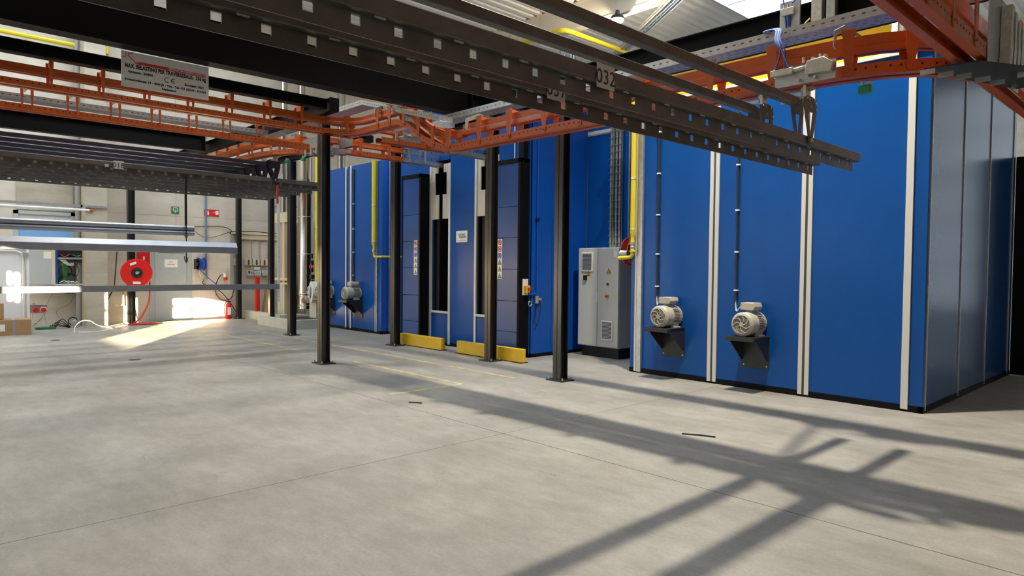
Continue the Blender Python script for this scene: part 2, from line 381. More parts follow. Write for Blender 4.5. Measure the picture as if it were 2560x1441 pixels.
# ------------------------------------------------------------------ booths
def booth_face(t, axis, fixed, spans, z0, z1, m, sign, name='front_panel', th=0.05):
    for a, b in spans:
        if axis == 'x': MB().box(a, b, fixed, fixed+th*sign, z0, z1).build(name, m, t, bev=0.006)
        else: MB().box(fixed, fixed+th*sign, a, b, z0, z1).build(name, m, t, bev=0.006)
X0, X1, YF, ZT = -6.74, -2.445, 9.07, 4.31
b1 = thing('oven_booth', 'large blue panelled oven booth on the right with two motors on its front', 'booth', (-4.6, 9.07, 0))
MB().box(X0+0.06, X1-0.06, YF+0.06, 13.62, 0.0, ZT-0.02).build('core', DARK, b1, smooth=False)
MB().box(X0, X1, YF-0.01, YF+0.05, 0, 0.075).box(X1-0.05, X1+0.005, YF-0.01, 13.7, 0, 0.075).build('base_skirt', BLACK, b1)
cuts = [X0, -6.56, -5.235, -3.87, -2.645, X1]
booth_face(b1, 'x', YF, [(cuts[i]+0.003, cuts[i+1]-0.003) for i in range(5)], 0.075, ZT, BLUE, 1)
ys = [YF, 9.13, 10.55, 11.98, 13.5, 13.7]
booth_face(b1, 'y', X1, [(ys[i]+0.004, ys[i+1]-0.004) for i in range(5)], 0.075, ZT, BLUES, -1, 'side_panel')
for xc, w2 in ((-5.235, 0.045), (-3.87, 0.045)):
    for s in (-1, 1): MB().box(xc+s*w2-0.028, xc+s*w2+0.028, YF-0.022, YF+0.01, 0.03, ZT).build('trim_strip', TRIM, b1)
    MB().box(xc-0.015, xc+0.015, YF-0.012, YF+0.01, 0.03, ZT).build('joint', CABD, b1)
MB().box(-2.685, -2.605, YF-0.022, YF+0.01, 0.03, ZT).build('trim_strip', TRIM, b1)
MB().box(-6.60, -6.545, YF-0.03, YF+0.01, 0.02, ZT).box(-6.535, -6.50, YF-0.045, YF+0.01, 0.02, ZT).build('trim_strip', GALV, b1)
MB().box(-6.645, -6.615, YF-0.02, YF+0.01, 0.02, ZT).build('trim_strip', TRIM, b1)
for y in (9.13, 10.55, 11.98, 13.5): MB().box(X1-0.01, X1+0.012, y-0.016, y+0.016, 0.03, ZT).build('seam_strip', GALV, b1)
MB().box(X0, X1, YF-0.03, YF+0.05, ZT, ZT+0.05).box(X1-0.05, X1+0.02, YF, 13.7, ZT, ZT+0.05).build('top_trim', TRIM, b1)
MB().box(X0+0.03, X1-0.03, YF+0.03, 13.65, ZT+0.0, ZT+0.03).build('roof_panel', CAB, b1)
# tall black frame post behind the booth and the dark booth entrance beside it
MB().box(-2.45, -1.9, 13.75, 13.98, 0, 3.6).build('door_frame', BLACK, None, 'black door frame post behind the right booth side wall', 'frame', bev=0.01)
yb = thing('yellow_beam', 'yellow steel beam lying along the roof of the right booth', 'beam', (-5.2, 9.7, ZT+0.03))
MB().box(-7.3, -3.1, 9.66, 9.70, 4.36, 5.0).build('web', YELG, yb)
MB().box(-7.3, -3.1, 9.56, 9.80, 4.34, 4.38).box(-7.3, -3.1, 9.56, 9.80, 4.98, 5.02).build('flange', YELG, yb)
MB().lathe((-2.93, 9.75, ZT+0.03), (0,0,1), [(0, 0.11), (0.9, 0.11), (0.92, 0.12), (0.95, 0.12), (0.97, 0.11), (3.0, 0.11)], 20).build('exhaust_duct', CHROME, None, 'short silver exhaust duct standing on the right end of the right booth roof', 'duct')

# electric motors on wall brackets
def motor_set(cx, yw, zs, label_m, label_b, first=None):
    if first:
        m0, b0, (x0, y0, z0) = first
        m = dup(m0, (cx-x0, yw-y0, zs-z0)); b = dup(b0, (cx-x0, yw-y0, zs-z0)); m['label'] = label_m; b['label'] = label_b
        return
    b = thing('motor_bracket', label_b, 'bracket', (cx, yw, zs-0.47), 'motor brackets on the blue booths')
    x0, x1 = cx-0.21, cx+0.21
    MB().box(x0, x1, yw-0.012, yw, zs-0.47, zs-0.012).build('wall_plate', DGREY, b, bev=0.003)
    MB().box(x0, x1, yw-0.47, yw, zs-0.012, zs).box(x0, x1, yw-0.47, yw-0.458, zs-0.06, zs-0.012).build('shelf', DGREY, b, bev=0.002)
    for x in (x0+0.01, x1-0.022):
        MB().prism([(yw-0.012, zs-0.012), (yw-0.43, zs-0.012), (yw-0.40, zs-0.05), (yw-0.03, zs-0.36), (yw-0.012, zs-0.36)], 'x', x, x+0.012).build('gusset', DGREY, b)
    for x in (x0+0.05, x1-0.03):
        for z in ((zs-0.43,) if x < cx else (zs-0.43, zs-0.27, zs-0.09)):
            MB().cyl((x, yw-0.026, z), (x, yw-0.012, z), 0.013, 6).build('bolt', ZINC, b)
    m = thing('electric_motor', label_m, 'motor', (cx, yw-0.24, zs), 'electric motors on wall brackets')
    zc = zs+0.172; r = 0.162; mx = cx+0.01
    body = MB().lathe((mx, yw-0.24, zc), (0,1,0), [(0, r*0.86), (0.20, r*0.86), (0.205, r), (0.228, r)], 28)
    for k in range(-5, 6):
        dz = k*0.022; hw = math.sqrt(max(0, (r*1.02)**2-dz*dz))
        body.box(mx-hw, mx+hw, yw-0.235, yw-0.05, zc+dz-0.004, zc+dz+0.004)
    for k in range(-3, 4):
        if abs(k) > 0: body.box(mx+k*0.03-0.004, mx+k*0.03+0.004, yw-0.235, yw-0.05, zc-math.sqrt(max(0, (r*1.02)**2-(k*0.03)**2)), zc+math.sqrt(max(0, (r*1.02)**2-(k*0.03)**2)))
    body.build('stator_body', MOTOR, m)
    cow = MB().lathe((mx, yw-0.43, zc), (0,1,0), [(0, r*0.80), (0.008, r*0.92), (0.03, r*1.02), (0.20, r*1.02), (0.205, r*0.95)], 32)
    cow.build('fan_cowl', MOTOR, m)
    g = MB()
    g.mi(1).cyl((mx, yw-0.434, zc), (mx, yw-0.429, zc), r*0.76, 32)
    g.mi(0)
    for q in (0.36, 0.44, 0.52, 0.60, 0.68): g.ring((mx, yw-0.436, zc), (0,1,0), r*q, 0.0024, 32, 5)
    g.ring((mx, yw-0.436, zc), (0,1,0), r*0.78, 0.006, 32, 6)
    g.cyl((mx, yw-0.444, zc), (mx, yw-0.430, zc), r*0.20, 16)
    for k in range(7):
        a = 2*math.pi*k/7; pts = []
        for i in range(7):
            q = i/6; rad = r*(0.15+0.62*q); th = a+0.75*q*q
            pts.append((mx+rad*math.cos(th), yw-0.438, zc+rad*math.sin(th)))
        g.tube(pts, 0.006, 5)
    g.build('fan_grille', [MOTOR, CABD], m)
    bx = MB().prism([(mx-0.10, zc+r+0.03), (mx+0.10, zc+r+0.03), (mx+0.115, zc+r+0.075), (mx+0.095, zc+r+0.13), (mx-0.095, zc+r+0.13)], 'y', yw-0.29, yw-0.06)
    bx.box(mx-0.05, mx+0.05, yw-0.22, yw-0.10, zc+r*0.8, zc+r+0.035)
    bx.build('terminal_box', MOTOR, m, bev=0.008)
    ft = MB()
    for s in (-1, 1): ft.box(mx+s*0.12-0.035, mx+s*0.12+0.035, yw-0.23, yw-0.06, zs, zs+0.018).box(mx+s*0.11-0.02, mx+s*0.11+0.02, yw-0.22, yw-0.07, zs+0.01, zs+0.085)
    ft.build('foot', MOTOR, m, bev=0.003)
    cb = MB().tube([(mx-0.085, yw-0.20, zc+r+0.07), (mx-0.15, yw-0.18, zc+r+0.06), (mx-0.24, yw-0.10, zc+r+0.0), (mx-0.29, yw-0.04, zc+r+0.0), (mx-0.31, yw-0.025, zc+r+0.08), (mx-0.31, yw-0.022, zc+r+0.16)], 0.010, 6, 5)
    cb.build('cable', CAB, m)
    return (m, b, (cx, yw, zs))
mo = motor_set(-5.91, 9.07, 0.80, 'grey electric motor on the left bracket of the right booth front', 'dark angle bracket under the left motor of the right booth front')
motor_set(-4.56, 9.07, 0.775, 'grey electric motor on the right bracket of the right booth front', 'dark angle bracket under the right motor of the right booth front', mo)
motor_set(-15.43, 9.15, 0.82, 'grey electric motor on the far left booth, nearer its right corner', 'dark angle bracket under the right motor of the far left booth', mo)
motor_set(-16.85, 9.15, 0.82, 'grey electric motor on the far left booth, half behind a black column', 'dark angle bracket under the left motor of the far left booth', mo)
def conduit(x, yw, z0, z1, label, clips):
    t = thing('cable_conduit', label, 'conduit', (x, yw-0.02, z0), 'motor cable conduits on the blue booths')
    MB().cyl((x, yw-0.022, z0), (x, yw-0.022, z1), 0.018, 10).build('tube', DGREY, t)
    for z in clips: MB().cbox((x, yw-0.024, z), (0.05, 0.045, 0.022)).build('clip', WHITE, t)
conduit(-6.21, 9.07, 1.27, 4.25, 'thin dark conduit running down to the left motor of the right booth', (1.42, 1.93, 2.55, 3.2, 3.85))
conduit(-4.86, 9.07, 1.25, 4.25, 'thin dark conduit running down to the right motor of the right booth', (1.40, 1.95, 2.55, 3.2, 3.85))
conduit(-15.66, 9.15, 1.27, 4.2, 'thin dark conduit on the far left booth above its right motor', (1.45, 2.05, 2.65, 3.3))

# far left booth
b0 = thing('far_booth', 'blue panelled booth at the far left behind the black columns, two motors low on it', 'booth', (-16.0, 9.15, 0))
MB().box(-17.55, -14.42, 9.22, 12.0, 0, 4.28).build('core', DARK, b0, smooth=False)
MB().box(-17.6, -14.35, 9.14, 9.2, 0, 0.07).box(-14.4, -14.34, 9.14, 12.0, 0, 0.07).build('base_skirt', BLACK, b0)
booth_face(b0, 'x', 9.15, [(-17.6, -16.1), (-16.0, -15.8), (-15.76, -14.36)], 0.07, 4.3, BLUE, 1)
booth_face(b0, 'y', -14.35, [(9.16, 9.30), (9.31, 9.62), (9.63, 12.0)], 0.07, 4.3, BLUE2, -1, 'side_panel')
for x in (-16.07, -15.82): MB().box(x-0.025, x+0.025, 9.128, 9.16, 0.05, 4.3).build('trim_strip', TRIM, b0)
MB().box(-14.62, -14.585, 9.12, 9.16, 0.05, 4.3).box(-14.56, -14.53, 9.12, 9.16, 0.05, 4.3).build('trim_strip', GALV, b0)
MB().box(-14.355, -14.335, 9.35, 9.375, 0.05, 4.3).build('trim_strip', GALV, b0)

# middle booth with two conveyor openings
b2 = thing('spray_booth', 'blue booth in the middle with two tall black conveyor openings', 'booth', (-11.0, 8.95, 0))
YB = 8.95; ZB = 5.1
O = [(-12.05, -11.42, -11.73), (-10.52, -9.89, -10.20)]
booth_face(b2, 'x', YB, [(-13.2, -12.07), (-11.39, -10.55), (-9.86, -8.98)], 0.06, ZB, BLUE, 1)
booth_face(b2, 'y', -8.98, [(8.96, 9.55), (9.56, 10.58)], 0.06, ZB, BLUE2, -1, 'side_panel')
booth_face(b2, 'y', -13.2, [(8.96, 10.58)], 0.06, ZB, BLUE, 1, 'side_panel')
MB().box(-13.2, -8.97, YB-0.005, YB+0.05, 0, 0.06).box(-9.03, -8.97, YB, 10.58, 0, 0.06).build('base_skirt', BLACK, b2)
for a, b, c in O:
    MB().box(a-0.03, b+0.03, YB, YB+0.05, 0.06, 0.70).build('lower_panel', BLUE, b2, bev=0.004)
    MB().box(a-0.03, b+0.03, YB-0.02, YB+0.02, 0.69, 0.735).build('trim_strip', TRIM, b2)
    for x in (a-0.02, b+0.02): MB().box(x-0.03, x+0.03, YB-0.018, YB+0.02, 0.03, 3.9).build('trim_strip', TRIM, b2)
    pl = MB()
    for lo, hi, z0, z1 in ((0.07, None, 2.725, 3.25), (0.205, None, 3.25, 3.72), (0.10, None, 3.72, 3.9)):
        pl.box(a, c-lo, YB+0.005, YB+0.03, z0, z1).box(c+lo, b, YB+0.005, YB+0.03, z0, z1)
    pl.build('mask_plate', CREAM, b2)
    MB().box(a, b, YB, YB+0.05, 3.98, ZB).build('upper_panel', BLUE, b2)
    tn = MB().box(a, a+0.01, YB+0.06, 10.4, 0.06, 3.98).box(b-0.01, b, YB+0.06, 10.4, 0.06, 3.98).box(a, b, 10.4, 10.42, 0.06, 3.98).box(a, b, YB+0.06, 10.4, 0.60, 0.62).box(a, b, YB+0.06, 10.4, 3.98, 4.0)
    tn.build('tunnel_lining', DARK, b2, smooth=False)
    MB().box(a+0.22, a+0.26, YB+0.35, YB+0.40, 0.62, 2.9).box(a+0.06, a+0.16, YB+0.10, YB+0.13, 0.62, 2.9).build('inner_post', DGREY, b2)
MB().box(-13.2, -8.98, YB, 10.58, ZB, ZB+0.05).build('roof_panel', BLUE, b2)
MB().box(-9.42, -9.39, YB-0.012, YB+0.02, 3.72, ZB).build('trim_strip', TRIM, b2)
for x0, x1, lab in ((-12.84, -12.12, 'blue sliding door with black frame left of the left conveyor opening'), (-9.73, -9.0, 'blue sliding door with black frame right of the right conveyor opening')):
    t = thing('sliding_door', lab, 'door', ((x0+x1)/2, 8.70, 0), 'black framed sliding doors of the middle booth')
    f = MB().box(x1-0.055, x1, 8.70, 8.945, 0.04, 3.72).box(x0, x0+0.03, 8.70, 8.945, 0.04, 3.72).box(x0, x1, 8.70, 8.945, 3.64, 3.72).box(x0, x1, 8.70, 8.945, 0.04, 0.10)
    f.build('frame', BLACK, t, bev=0.004)
    for z in (3.2, 3.4): MB().cyl((x1, 8.78, 3.66), (x1+0.006, 8.78, 3.66), 0.012, 8).build('screw', ZINC, t)
    zz = [0.10, 0.48, 1.06, 1.66, 2.25, 2.83, 3.64]
    if x0 > -10: MB().box(-9.12, -9.0, 8.78, 8.90, 3.72, 4.9).build('guide_post', BLACK, t)
    for i in range(6): MB().box(x0+0.03, x1-0.055, 8.715, 8.74, zz[i]+0.003, zz[i+1]-0.003).build('door_panel', DOORB, t, bev=0.004)
# warning pictogram strips
def stickers(x, z1, lab):
    t = thing('warning_sticker_strip', lab, 'sticker', (x, 8.70, z1-0.76), 'pictogram strips on the sliding doors')
    MB().box(x-0.065, x+0.065, 8.709, 8.714, z1-0.76, z1).build('backing', WHITE, t)
    for k in range(6):
        z = z1-0.063-k*0.127
        if k < 3:
            m = MB().ring((x, 8.708, z), (0,1,0), 0.046, 0.007, 20, 6)
            if k < 2: m.tube([(x-0.032, 8.706, z+0.032), (x+0.032, 8.706, z-0.032)], 0.005, 5); m.mi(1).cyl((x, 8.706, z), (x, 8.7085, z), 0.02, 10)
            else: m.mi(1).prism([(x-0.02, z-0.03), (x+0.02, z-0.025), (x+0.026, z+0.02), (x-0.01, z+0.03)], 'y', 8.706, 8.709)
            m.build('pictogram', [INKR if k < 2 else BLUEH, INK if k < 2 else BLUEH], t)
        else:
            m = MB().prism([(x-0.052, z-0.045), (x+0.052, z-0.045), (x, z+0.05)], 'y', 8.7065, 8.709)
            m.mi(1).prism([(x-0.036, z-0.036), (x+0.036, z-0.036), (x, z+0.032)], 'y', 8.705, 8.7065)
            m.mi(0).prism([(x-0.008, z-0.025), (x+0.008, z-0.025), (x+0.004, z+0.012), (x-0.004, z+0.012)], 'y', 8.704, 8.705)
            m.build('pictogram', [INK, YELG], t)
stickers(-12.30, 2.27, 'white pictogram strip on the left sliding door of the middle booth')
stickers(-9.55, 2.235, 'white pictogram strip on the right sliding door of the middle booth')
lp = thing('maker_plate', 'small white maker plate on the blue panel between the two openings', 'sign', (-10.98, YB, 2.2))
MB().box(-11.165, -10.795, YB-0.016, YB-0.004, 2.205, 2.445).build('plate', WHITE, lp, bev=0.01)
m = MB(); text(m, 'COATING', 0.035, (-11.10, YB-0.0165, 2.345), (1,0,0), (0,0,1), depth=0.001, bold=0.002); text(m, 'PROJECTS', 0.035, (-11.06, YB-0.0165, 2.295), (1,0,0), (0,0,1), depth=0.001, bold=0.002)
m.box(-11.12, -10.84, YB-0.018, YB-0.0165, 2.243, 2.247)
m.mi(1)
for k in range(7):
    a = -1.2+k*0.4; m.cyl((-10.90+0.045*math.cos(a), YB-0.018, 2.335+0.05*math.sin(a)), (-10.90+0.045*math.cos(a), YB-0.0165, 2.335+0.05*math.sin(a)), 0.005, 6)
m.build('lettering', [INK, INKR], lp)
# stop button and fittings on the right flank of the middle booth
e = thing('stop_button_box', 'yellow stop button box at the right edge of the middle booth', 'switch', (-8.93, 8.86, 1.2))
MB().box(-8.985, -8.90, 8.80, 8.90, 1.22, 1.36).build('housing', YELG, e, bev=0.006)
MB().cyl((-8.90, 8.85, 1.30), (-8.86, 8.85, 1.30), 0.028, 14).build('button', RED, e)
MB().box(-9.0, -8.985, 8.78, 8.92, 1.18, 1.48).build('back_plate', WHITE, e)
p = thing('air_pipe', 'thin bright blue pipe running down the right flank of the middle booth', 'pipe', (-8.95, 9.12, 1.15))
MB().tube([(-8.95, 9.12, 4.9), (-8.95, 9.12, 1.24), (-8.95, 9.10, 1.20), (-8.95, 8.9, 1.19)], 0.018, 8).build('tube', BLUE2, p)
MB().cbox((-8.95, 9.12, 2.6), (0.06, 0.06, 0.05)).build('clip', BLACKP, p)
MB().cyl((-8.93, 9.10, 1.02), (-8.93, 9.10, 1.16), 0.035, 10).cbox((-8.93, 9.16, 1.10), (0.05, 0.10, 0.04)).build('valve', ZINC, p)
MB().tube([(-8.93, 9.16, 1.10), (-8.92, 9.2, 0.95), (-8.92, 9.14, 0.72), (-8.92, 9.05, 0.62), (-8.92, 9.06, 0.85), (-8.93, 9.10, 1.02)], 0.007, 6, 6).build('loose_wire', BLACKP, p)
MB().ring((-8.93, 8.92, 1.02), (1, 0.3, 0), 0.05, 0.008, 16, 6).build('coupling_ring', ZINC, p)
# recess behind the cabinet
rc = thing('recess_booth', 'dark blue booth wall in the recess behind the grey control cabinet', 'booth', (-7.9, 10.6, 0))
booth_face(rc, 'x', 10.6, [(-9.40, -9.04), (-9.0, -7.0), (-6.98, -6.78)], 0.05, 4.36, BLUE, 1)
MB().box(-9.42, -6.78, 10.58, 10.62, 0, 0.05).build('base_skirt', BLACK, rc)
booth_face(rc, 'x', 10.6, [(-9.40, -9.04), (-9.0, -7.0)], 4.46, 5.2, BLUE, 1, 'upper_panel')
for x in (-9.42, -9.02): MB().box(x-0.03, x+0.03, 10.575, 10.61, 0.03, 5.2).build('trim_strip', GALV, rc)
MB().box(-9.0, -7.0, 10.575, 10.61, 4.38, 4.44).build('trim_strip', TRIM, rc)
MB().box(-7.95, -7.92, 10.575, 10.61, 0.03, 5.2).build('trim_strip', GALV, rc)
ct = thing('cable_ladder', 'vertical wire cable ladder with grey cables above the control cabinet', 'cable tray', (-8.22, 10.5, 2.12))
m = MB()
for x in (-8.33, -8.27, -8.20, -8.12): m.cyl((x, 10.53, 2.10), (x, 10.53, 5.1), 0.024, 8)
m.build('cable', CONDUIT, ct)
MB().tube([(-8.235, 10.49, 5.1), (-8.24, 10.49, 3.5), (-8.25, 10.49, 2.5), (-8.2, 10.45, 2.15), (-7.9, 10.3, 2.12), (-7.4, 10.0, 2.2)], 0.010, 6, 5).build('green_cable', GREENC, ct)
m = MB()
for x in (-8.36, -8.08): m.cyl((x, 10.55, 2.1), (x, 10.55, 5.1), 0.006, 6)
for k in range(22): m.box(-8.37, -8.07, 10.495, 10.507, 2.2+k*0.135, 2.207+k*0.135)
m.build('wire_rung', GALV, ct)
# control cabinet
cb = thing('control_cabinet', 'tall light grey two-door control cabinet on a black plinth', 'cabinet', (-8.2, 10.05, 0))
MB().box(-8.69, -7.71, 10.03, 10.56, 0.20, 2.085).build('body', CAB, cb, bev=0.006)
MB().box(-8.64, -7.75, 10.08, 10.54, 0, 0.20).build('plinth', BLACKP, cb)
for x0, x1 in ((-8.685, -8.215), (-8.205, -7.715)):
    d = MB().box(x0, x1, 10.005, 10.03, 0.215, 2.07).build('door', CAB, cb, bev=0.005)
    if x0 < -8.5:
        MB().cbox((-8.50, 9.985, 1.51), (0.07, 0.035, 0.09)).build('rotary_switch', BLACKP, d)
        MB().box(-8.225, -8.20, 9.985, 10.005, 1.05, 1.24).build('handle', WHITE, d)
    else:
        MB().cyl((-7.97, 9.965, 1.17), (-7.97, 10.0, 1.17), 0.026, 14).build('stop_button', RED, d)
        MB().cyl((-7.97, 9.985, 1.17), (-7.97, 10.006, 1.17), 0.038, 14).build('button_ring', YELG, d)
        MB().cyl((-7.96, 9.985, 1.40), (-7.96, 10.006, 1.40), 0.022, 12).build('key_switch', DGREY, d)
        MB().box(-7.99, -7.93, 10.0, 10.006, 1.44, 1.458).build('name_tag', WHITE, d)
        MB().box(-7.83, -7.745, 10.0, 10.006, 1.91, 2.03).build('rating_label', PAPER, d)
for xa, xb, za, zb in ((-8.60, -8.32, 1.63, 2.0), (-8.10, -7.82, 0.34, 0.71)):
    v = MB().box(xa, xb, 9.985, 10.006, za, zb).build('vent_grille', WHITE, cb, bev=0.008)
    m = MB()
    for k in range(13): m.box(xa+0.03, xb-0.03, 9.980, 9.986, za+0.035+k*0.0245, za+0.047+k*0.0245)
    m.build('louvre_slot', CABD, v)
for x in (-8.43, -7.945):
    m = MB().prism([(x-0.05, 1.605), (x+0.05, 1.605), (x, 1.695)] if x > -8.2 else [(x-0.05, 1.555), (x+0.05, 1.555), (x, 1.645)], 'y', 10.0, 10.0045)
    z = 1.605 if x > -8.2 else 1.555
    m.mi(1).prism([(x-0.034, z+0.01), (x+0.034, z+0.01), (x, z+0.072)], 'y', 9.998, 10.0)
    m.mi(0).prism([(x-0.004, z+0.012), (x+0.010, z+0.034), (x, z+0.034), (x+0.006, z+0.058), (x-0.010, z+0.03), (x, z+0.03)], 'y', 9.9965, 9.998)
    m.mi(1).box(x-0.05, x+0.05, 10.0, 10.0045, z-0.025, z-0.008)
    m.build('shock_warning', [INK, YELG], cb)
# red hose reel on the booth's left flank, gas pipe down its corner
hr = thing('hose_reel', 'red hose reel on the flank of the right booth behind the yellow gas pipe', 'hose reel', (-6.88, 9.45, 1.75))
MB().lathe((-6.74, 9.50, 1.99), (-1,0.0,0), [(0.0, 0.06), (0.22, 0.06), (0.221, 0.24), (0.235, 0.24), (0.236, 0.11), (0.36, 0.11), (0.361, 0.24), (0.375, 0.24), (0.376, 0.05)], 26).build('drum', PINK, hr)
MB().lathe((-6.90, 9.20, 1.95), (-1,0,0), [(0, 0.05), (0.10, 0.05), (0.11, 0.055), (0.15, 0.055)], 14).build('nozzle', ZINC, hr)
gp = thing('gas_pipe', 'yellow gas pipe dropping down the left front corner of the right booth', 'pipe', (-6.655, 8.98, 1.9))
MB().cyl((-6.655, 8.985, 2.32), (-6.655, 8.985, 4.9), 0.042, 14).build('pipe', YEL, gp)
MB().lathe((-6.655, 8.985, 2.10), (0,0,1), [(0, 0.03), (0.02, 0.036), (0.04, 0.036), (0.08, 0.030), (0.12, 0.034), (0.15, 0.044), (0.22, 0.046)], 14).build('reducer', YEL, gp)
MB().lathe((-6.655, 8.985, 2.02), (0,0,1), [(0, 0.034), (0.03, 0.038), (0.04, 0.030), (0.06, 0.036), (0.10, 0.036)], 12).build('ball_valve', ZINC, gp)
MB().box(-6.715, -6.695, 8.975, 8.995, 2.08, 2.24).build('valve_lever', ORANGE, gp)
MB().tube([(-6.655, 8.985, 2.03), (-6.655, 8.985, 1.93), (-6.68, 8.985, 1.885), (-6.75, 8.985, 1.875), (-6.93, 8.985, 1.865)], 0.032, 12).cyl((-6.655, 8.985, 1.97), (-6.655, 8.985, 2.0), 0.046, 14).build('elbow', YEL, gp)
for z in (2.33, 3.15, 3.95): MB().ring((-6.655, 8.985, z), (0,0,1), 0.044, 0.007, 16, 6).cbox((-6.655, 9.03, z), (0.02, 0.07, 0.02)).build('pipe_clip', ZINC, gp)
gp2 = thing('gas_pipe', 'yellow gas pipe on the far left booth with an elbow to the right', 'pipe', (-14.6, 9.08, 1.9))
MB().cyl((-14.6, 9.08, 2.28), (-14.6, 9.08, 4.3), 0.055, 14).build('pipe', YEL, gp2)
MB().lathe((-14.6, 9.08, 2.1), (0,0,1), [(0, 0.03), (0.1, 0.03), (0.14, 0.05), (0.2, 0.055)], 12).cyl((-14.6, 9.08, 2.0), (-14.6, 9.08, 2.12), 0.028, 10).build('reducer', YEL, gp2)
MB().cyl((-14.6, 9.08, 2.05), (-14.6, 9.08, 2.10), 0.045, 10).build('ball_valve', ZINC, gp2)
MB().tube([(-14.6, 9.08, 2.05), (-14.6, 9.08, 1.96), (-14.58, 9.08, 1.93), (-14.5, 9.08, 1.925), (-14.28, 9.10, 1.925), (-14.1, 9.5, 1.925), (-13.25, 9.6, 1.925)], 0.026, 10).build('elbow', YEL, gp2)
for z in (2.3, 3.2): MB().ring((-14.6, 9.08, z), (0,0,1), 0.057, 0.008, 16, 6).cbox((-14.6, 9.13, z), (0.02, 0.08, 0.02)).build('pipe_clip', ZINC, gp2)
# yellow floor guards
for x0, x1, y0, lab in ((-12.28, -10.83, 8.30, 'left yellow steel floor guard in front of the middle booth'), (-10.33, -8.50, 8.30, 'right yellow steel floor guard in front of the middle booth')):
    t = thing('floor_guard', lab, 'guard rail', ((x0+x1)/2, y0, 0), 'yellow floor guards')
    MB().box(x0, x1, y0, y0+0.10, 0.012, 0.25).build('rail', YELG, t, bev=0.008)
    for x in (x0+0.1, x1-0.1): MB().box(x-0.10, x+0.10, y0-0.03, y0+0.16, 0, 0.012).build('foot_plate', DGREY, t)
# ------------------------------------------------------------------ support steelwork
def hcol(x, y, h, s, label):
    t = thing('steel_column', label, 'column', (x, y, 0), 'black H-section columns')
    f = 0.016; a = s/2
    MB().box(x-a, x+a, y-a, y-a+f, 0.02, h).box(x-a, x+a, y+a-f, y+a, 0.02, h).box(x-0.008, x+0.008, y-a, y+a, 0.02, h).build('shaft', COLM, t, bev=0.003)
    MB().box(x-a-0.085, x+a+0.085, y-a-0.06, y+a+0.06, 0, 0.02).build('base_plate', DGREY, t)
    for sx in (-1, 1):
        for sy in (-1, 1): MB().cyl((x+sx*(a+0.055), y+sy*(a+0.02), 0.02), (x+sx*(a+0.055), y+sy*(a+0.02), 0.055), 0.012, 6).build('anchor_bolt', ZINC, t)
hcol(-6.87, 7.52, 4.19, 0.16, 'black steel column nearest the control cabinet, left of the right booth')
hcol(-9.13, 8.12, 4.19, 0.16, 'black steel column in front of the right conveyor opening and yellow guard')
hcol(-12.2, 8.12, 4.19, 0.16, 'black steel column at the left end of the left yellow guard')
hcol(-10.7, 5.66, 4.19, 0.16, 'black steel column standing alone in front of the far left booth')
hcol(-15.5, 7.36, 4.19, 0.16, 'black steel column in front of the silver flue pipe')
hcol(-19.28, 8.52, 4.19, 0.14, 'black steel column at the corner of the pale plinth')
hcol(-21.3, 8.36, 4.19, 0.14, 'black steel column by the left wall behind the fire extinguisher')
hcol(-20.85, 5.22, 4.19, 0.17, 'black steel column by the left wall beside the red hose reel')
def ibeam(axis, a0, a1, c, z0, z1, w, label, name='steel_beam'):
    t = 0.014; h = w/2; m = MB()
    if axis == 'y':
        m.box(c-h, c+h, a0, a1, z0, z0+t).box(c-h, c+h, a0, a1, z1-t, z1).box(c-0.006, c+0.006, a0, a1, z0, z1)
    else:
        m.box(a0, a1, c-h, c+h, z0, z0+t).box(a0, a1, c-h, c+h, z1-t, z1).box(a0, a1, c-0.006, c+0.006, z0, z1)
    bt = thing(name, label, 'beam', ((c, (a0+a1)/2, z0) if axis == 'y' else ((a0+a1)/2, c, z0)), 'black overhead I-beams')
    m.build('section', BLACK, bt)
    e = MB()
    for q in (a0, a1):
        if axis == 'y': e.box(c-h-0.01, c+h+0.01, q-0.008, q+0.008, z0, z1)
        else: e.box(q-0.008, q+0.008, c-h-0.01, c+h+0.01, z0, z1)
    e.build('end_plate', BLACK, bt)
    return bt
bt = ibeam('y', -2.0, 7.30, -8.83, 4.2, 4.72, 0.22, 'largest black I-beam running across the upper left of the picture')
for z in (4.32, 4.6): MB().cyl((-8.76, 7.28, z), (-8.76, 7.30, z), 0.014, 6).build('bolt', ZINC, bt)
ibeam('x', -9.1, 0.5, 7.43, 4.2, 4.57, 0.20, 'black I-beam along the top right under the rooflight, cable tray in front of it')
ibeam('y', -2.0, 5.40, -10.2, 4.24, 4.40, 0.15, 'slim black I-beam directly above the nearest left orange rail')
ibeam('y', -2.0, 5.40, -15.72, 4.2, 4.53, 0.16, 'black I-beam just above the bank of parked load bars')
ibeam('x', -21.3, -10.05, 5.50, 4.2, 4.42, 0.14, 'black cross beam reaching the lone column behind the cable tray')
ibeam('x', -19.4, -12.0, 7.36, 4.2, 4.34, 0.14, 'far black cross beam on the column in front of the flue')
ibeam('x', -12.4, -8.9, 8.12, 4.2, 4.40, 0.14, 'black cross beam above the two columns at the yellow guards')

